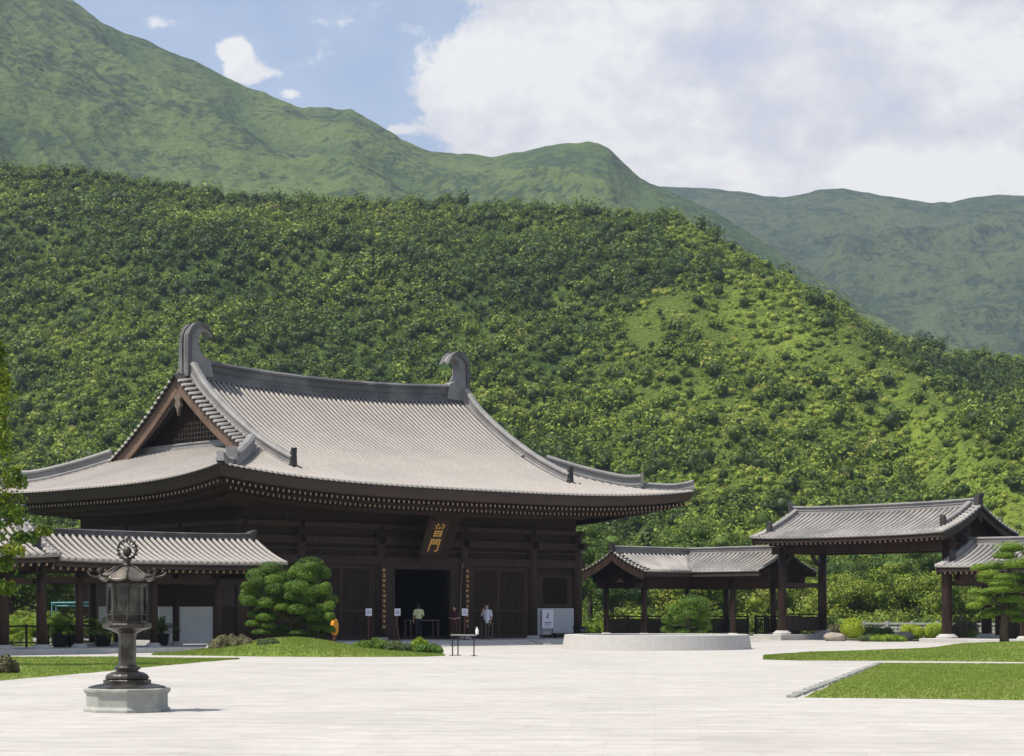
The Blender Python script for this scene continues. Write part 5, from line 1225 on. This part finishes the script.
def person(loc, rz, lab, shirt, trousers, pose, hair_l=.0, grp=None, sleeve='short'):
    e = empty('person', loc, rz, lab, 'person', grp)   # faces local -y
    B = MB(); hh = pose.get('h', 1.72)/1.72
    S = lambda *p: Vector(p)*hh
    hd = S(*pose.get('head', (0, -.02, 1.60)))
    B.ball(hd, (.076*hh, .095*hh, .115*hh), 14, 10); B.ball(hd+S(0, -.03, -.065), (.052, .055, .05), 10, 6)
    B.ball(hd+S(0, -.098, -.015), (.014, .022, .024), 8, 6)          # nose
    for s in (-1, 1): B.ball(hd+S(s*.078, .005, -.01), (.014, .022, .032), 8, 6); B.ball(hd+S(s*.03, -.082, .012), (.017, .012, .01), 8, 6)
    B.ball(hd+S(0, -.088, -.058), (.026, .010, .010), 8, 6)
    B.tube([hd+S(0, .01, -.05), S(0, .01, 1.44)], [.052, .06], 10)
    B.tube([S(0, .01, 1.46), S(0, 0, 1.38), S(0, 0, 1.15), S(0, 0, .98), S(0, 0, .88)], [.07, .10, .095, .10, .11], 14)
    hips = pose['legs']; arms = pose['arms']
    for pts in hips: limb(B, [S(*p) for p in pts[:3]], [.085, .058, .04]); f = S(*pts[2]); t = S(*pts[3]); B.tube([f+S(0, .04, -.04), f+(t-f)*.5+S(0, 0, -.02), t], [.04, .042, .03], 8)
    for pts in arms:
        P_ = [S(*p) for p in pts[:3]]; limb(B, P_, [.05, .04, .026]); hand(B, P_[2], (Vector(pts[3]) if len(pts) > 3 else P_[2]-P_[1]), pts[4] if len(pts) > 4 else (0, -1, 0))
    remesh_to('body', B, 'skin', e, .011, 2)
    T = MB()
    ring_ = lambda z, rx, ry, y=0: [(rx*math.cos(t), y+ry*math.sin(t), z) for t in np.linspace(0, 2*math.pi, 17)[:-1]]
    def torso(mb, rows):
        n0 = 16; vs = [tuple(Vector(p)*hh) for r in rows for p in ring_(*r)]; fs_ = [(j*n0+i, j*n0+(i+1) % n0, (j+1)*n0+(i+1) % n0, (j+1)*n0+i) for j in range(len(rows)-1) for i in range(n0)]
        fs_ += [tuple(range(n0-1, -1, -1)), tuple((len(rows)-1)*n0+i for i in range(n0))]; mb.add(vs, fs_)
    torso(T, [(.90, .185, .13), (1.0, .175, .125), (1.15, .172, .122), (1.30, .195, .13), (1.40, .19, .115), (1.45, .12, .09), (1.475, .075, .075)])
    for pts in arms:
        a, b = S(*pts[0]), S(*pts[1]); en = a+(b-a)*.75 if sleeve == 'short' else S(*pts[2])
        if sleeve == 'short': limb(T, [a, en], [.072, .062])
        else: limb(T, [a, b, b+(en-b)*.85], [.072, .055, .042])
    remesh_to('shirt', T, shirt, e, .014, 3)
    L_ = MB(); torso(L_, [(.80, .17, .125), (.88, .182, .135), (.97, .172, .128)])
    for pts in hips: P_ = [S(*p) for p in pts[:3]]; limb(L_, [P_[0], P_[1], P_[2]+(P_[1]-P_[2])*.08], [.105, .078, .062])
    remesh_to('trousers', L_, trousers, e, .014, 3)
    sh = MB()
    for pts in hips: f = S(*pts[2]); t = S(*pts[3]); sh.sweep([f+S(0, .055, -.045), f+S(0, 0, -.05), t+S(0, 0, -.01), t+(t-f)*.25+S(0, 0, -.012)], [(-.042, -.035), (.042, -.035), (.046, .0), (.03, .035), (-.03, .035), (-.046, .0)])
    sh.build('shoes', 'shoe', e)
    Hh = MB(); Hh.ball(hd+S(0, .018, .022), (.088*hh, .098*hh, .112*hh), 14, 10)
    if hair_l: Hh.ball(hd+S(0, .065, -.06), (.075, .045, .11+hair_l), 12, 8)
    # keep the hair off the face
    Hh.v = [(x, max(y, hd.y-.05) if z_ < hd.z+.055 else y, z_) for x, y, z_ in Hh.v]; Hh.build('hair', 'hair', e, smooth=True)
    return e
st = [[(-.09, 0, .90), (-.10, -.02, .50), (-.10, .02, .09), (-.13, -.14, .04)], [(.09, 0, .90), (.11, -.02, .50), (.12, .03, .09), (.15, -.13, .04)]]
p = hp(3.02, -1.45, .22)
person(p, math.radians(-25), 'person in white shirt and dark trousers with one hand raised to the face', 'shirt_white', 'trousers', dict(h=1.72, legs=st, arms=[[(-.19, 0, 1.38), (-.27, -.06, 1.14), (-.13, -.16, 1.42), (.25, .15, 1), (0, -1, .2)], [(.19, 0, 1.38), (.25, .03, 1.10), (.22, -.05, .86), (0, -.1, -1), (-1, 0, 0)]]))
p = hp(-.62, -.55, .34)
person(p, math.radians(42.5+180-20), 'person seen from behind in pale yellow-green top at the dark doorway', 'shirt_yellow', 'trousers', dict(h=1.60, legs=st, arms=[[(-.19, 0, 1.38), (-.28, 0, 1.12), (-.20, -.18, .98), (.3, -1, 0), (0, 0, -1)], [(.19, 0, 1.38), (.27, .02, 1.10), (.25, -.04, .86), (0, -.1, -1), (-1, 0, 0)]]), hair_l=.02)
p = hp(1.50, -.75, .22)
person(p, math.radians(42.5-60), 'person in dark maroon top standing by the doorway\'s right post', 'shirt_maroon', 'trousers_brown', dict(h=1.62, legs=st, arms=[[(-.19, 0, 1.38), (-.27, 0, 1.12), (-.10, -.22, 1.08), (1, -.6, 0), (0, 0, -1)], [(.19, 0, 1.38), (.27, 0, 1.12), (.10, -.22, 1.06), (-1, -.6, 0), (0, 0, -1)]]), hair_l=.05)

# ================================================================== SKY, SUN, AIR, CAMERA
EL = math.radians(62); sd = Vector((-.93, -.37, 0)).normalized()
az = math.atan2(sd.x, sd.y)
w = bpy.data.worlds.new('World'); sc.world = w; w.use_nodes = True; nt = w.node_tree; bg = nt.nodes['Background']
sky = nn(nt, 'ShaderNodeTexSky', sky_type='NISHITA'); sky.sun_disc = False; sky.sun_elevation = EL; sky.sun_rotation = az; sky.air_density = 1.0; sky.dust_density = 1.5; sky.ozone_density = 1.6
tc = nn(nt, 'ShaderNodeTexCoord'); sp = nn(nt, 'ShaderNodeSeparateXYZ'); nt.links.new(tc.outputs['Generated'], sp.inputs[0])
def mt(op, a, b=None, c=None, clamp=False):
    n = nn(nt, 'ShaderNodeMath', operation=op); n.use_clamp = clamp
    for i, x in enumerate((a, b, c)):
        if x is None: continue
        if isinstance(x, (int, float)): n.inputs[i].default_value = x
        else: nt.links.new(x, n.inputs[i])
    return n.outputs[0]
az_ = mt('ARCTAN2', sp.outputs[0], sp.outputs[1]); elv = mt('ARCSINE', sp.outputs[2])
cmb = nn(nt, 'ShaderNodeCombineXYZ'); nt.links.new(az_, cmb.inputs[0]); nt.links.new(mt('MULTIPLY', elv, 1.35), cmb.inputs[1])
def noise(scale, det, off=0, rough=.55, dist=0):
    n = nn(nt, 'ShaderNodeTexNoise'); n.inputs['Scale'].default_value = scale; n.inputs['Detail'].default_value = det; n.inputs['Roughness'].default_value = rough; n.inputs['Distortion'].default_value = dist
    mp = nn(nt, 'ShaderNodeMapping'); mp.inputs['Location'].default_value = (off, off*.7, off*.3); nt.links.new(cmb.outputs[0], mp.inputs[0]); nt.links.new(mp.outputs[0], n.inputs[0]); return n.outputs[0]
def blob(px, py, rx, ry, amp=1.0):
    u0 = math.atan((px-512)/F); v0 = math.atan((HY-py)/F)
    dx = mt('DIVIDE', mt('SUBTRACT', az_, u0), rx/F); dy = mt('DIVIDE', mt('SUBTRACT', elv, v0), ry/F)
    return mt('MULTIPLY', mt('EXPONENT', mt('MULTIPLY', mt('ADD', mt('MULTIPLY', dx, dx), mt('MULTIPLY', dy, dy)), -1)), amp)
bl = [blob(*b) for b in ((600, 90, 120, 95, 1.5), (470, 85, 52, 34, .95), (500, 130, 50, 36, 1.0), (560, 20, 50, 40, .9), (760, 90, 190, 140, 1.6), (960, 90, 170, 150, 1.6), (1150, 60, 200, 180, 1.6), (236, 58, 20, 18, 1.0), (252, 80, 26, 13, .85), (290, 97, 16, 7, .62), (155, 32, 30, 10, .55), (395, 131, 16, 5, .6), (340, 22, 60, 26, .36), (300, 60, 60, 22, .26), (700, -160, 400, 120, 1.1), (-300, 60, 160, 60, .9))]
s_ = bl[0]
for b in bl[1:]: s_ = mt('ADD', s_, b)
# clouds elsewhere round the sky, outside the photographed part
gen = mt('MULTIPLY', mt('SUBTRACT', noise(2.2, 3, 31), .50), 3.0); far_ = mt('MULTIPLY', mt('SUBTRACT', mt('ABSOLUTE', az_), .30), 8, clamp=True)
s_ = mt('ADD', s_, mt('MULTIPLY', mt('MAXIMUM', gen, 0), far_))
n1 = noise(30, 12, 3, .66, .1)
dens = mt('ADD', s_, mt('MULTIPLY', mt('SUBTRACT', n1, .5), 1.9))
mk = nn(nt, 'ShaderNodeMapRange', interpolation_type='SMOOTHSTEP'); mk.inputs['From Min'].default_value = .42; mk.inputs['From Max'].default_value = .74; mk.inputs['To Min'].default_value = .24; nt.links.new(dens, mk.inputs['Value'])
# brightness within the cloud
shade = mt('ADD', noise(9, 8, 9, .6, .3), mt('MULTIPLY', mt('SUBTRACT', noise(24, 12, 14, .62), .5), 1.7))
gr = blob(740, 55, 60, 32, .34), blob(690, 150, 170, 50, .16), blob(850, 120, 80, 28, .24), blob(900, 178, 90, 22, -.45), blob(570, 50, 70, 60, -.30), blob(960, 60, 60, 70, -.2), blob(470, 90, 45, 30, -.1), blob(240, 62, 30, 20, -.35), blob(640, 40, 60, 40, .18), blob(990, 140, 60, 25, .2)
for g_ in gr: shade = mt('ADD', shade, g_)
cr = nn(nt, 'ShaderNodeValToRGB'); nt.links.new(shade, cr.inputs[0]); e = cr.color_ramp.elements
e[0].position = .30; e[0].color = (1.0, .965, .91, 1); e[1].position = .95; e[1].color = (.60, .62, .74, 1)
x_ = e.new(.46); x_.color = (.89, .86, .84, 1); x_ = e.new(.68); x_.color = (.75, .73, .765, 1)
SKYM = .12
skm = nn(nt, 'ShaderNodeMix', data_type='RGBA', blend_type='MULTIPLY'); skm.inputs['Factor'].default_value = 1; nt.links.new(sky.outputs[0], skm.inputs['A']); skm.inputs['B'].default_value = (.95, 1.0, 1.10, 1)
clm = nn(nt, 'ShaderNodeVectorMath', operation='SCALE'); nt.links.new(cr.outputs[0], clm.inputs[0]); clm.inputs['Scale'].default_value = .89/SKYM
mx = nn(nt, 'ShaderNodeMix', data_type='RGBA'); nt.links.new(mk.outputs[0], mx.inputs['Factor']); nt.links.new(skm.outputs['Result'], mx.inputs['A']); nt.links.new(clm.outputs[0], mx.inputs['B'])
nt.links.new(mx.outputs['Result'], bg.inputs['Color']); bg.inputs['Strength'].default_value = SKYM

sl = bpy.data.lights.new('sun', 'SUN'); sl.energy = 5.0; sl.angle = math.radians(.53); sl.color = (1, .945, .85)
so_ = bpy.data.objects.new('sun', sl); col.objects.link(so_)
dv = Vector((sd.x*math.cos(EL), sd.y*math.cos(EL), math.sin(EL))); so_.rotation_euler = dv.to_track_quat('Z', 'Y').to_euler(); so_.location = (-30, 20, 60)

HAZE = True
if HAZE:
    hz = MB().b2(-1400, 1400, -320, 3300, -1.5, 900).build('haze', 'water'); hz.data.materials.clear()
    m = bpy.data.materials.new('air'); m.use_nodes = True; t_ = m.node_tree; t_.nodes.clear(); pv = nn(t_, 'ShaderNodeVolumePrincipled'); oo_ = nn(t_, 'ShaderNodeOutputMaterial')
    pv.inputs['Color'].default_value = (.66, .80, 1.0, 1); pv.inputs['Density'].default_value = .00015; pv.inputs['Anisotropy'].default_value = .2
    t_.links.new(pv.outputs[0], oo_.inputs['Volume']); hz.data.materials.append(m); hz['kind'] = 'stuff'

cam = bpy.data.cameras.new('camera'); co = bpy.data.objects.new('camera', cam); col.objects.link(co); sc.camera = co
co.location = (0, 0, H); co.rotation_euler = (math.radians(90), 0, 0)
cam.sensor_width = 36; cam.lens = F*36/1024; cam.shift_y = (HY-378)/1024; cam.clip_end = 6000; cam.clip_start = .3
sc.view_settings.view_transform = 'Standard'; sc.view_settings.look = 'None'; sc.view_settings.exposure = .28; sc.view_settings.gamma = 1
sc.render.engine = 'CYCLES'
try:
    sc.cycles.use_denoising = True; sc.cycles.max_bounces = 6; sc.cycles.diffuse_bounces = 3; sc.cycles.transparent_max_bounces = 4; sc.cycles.volume_bounces = 0
except Exception: pass
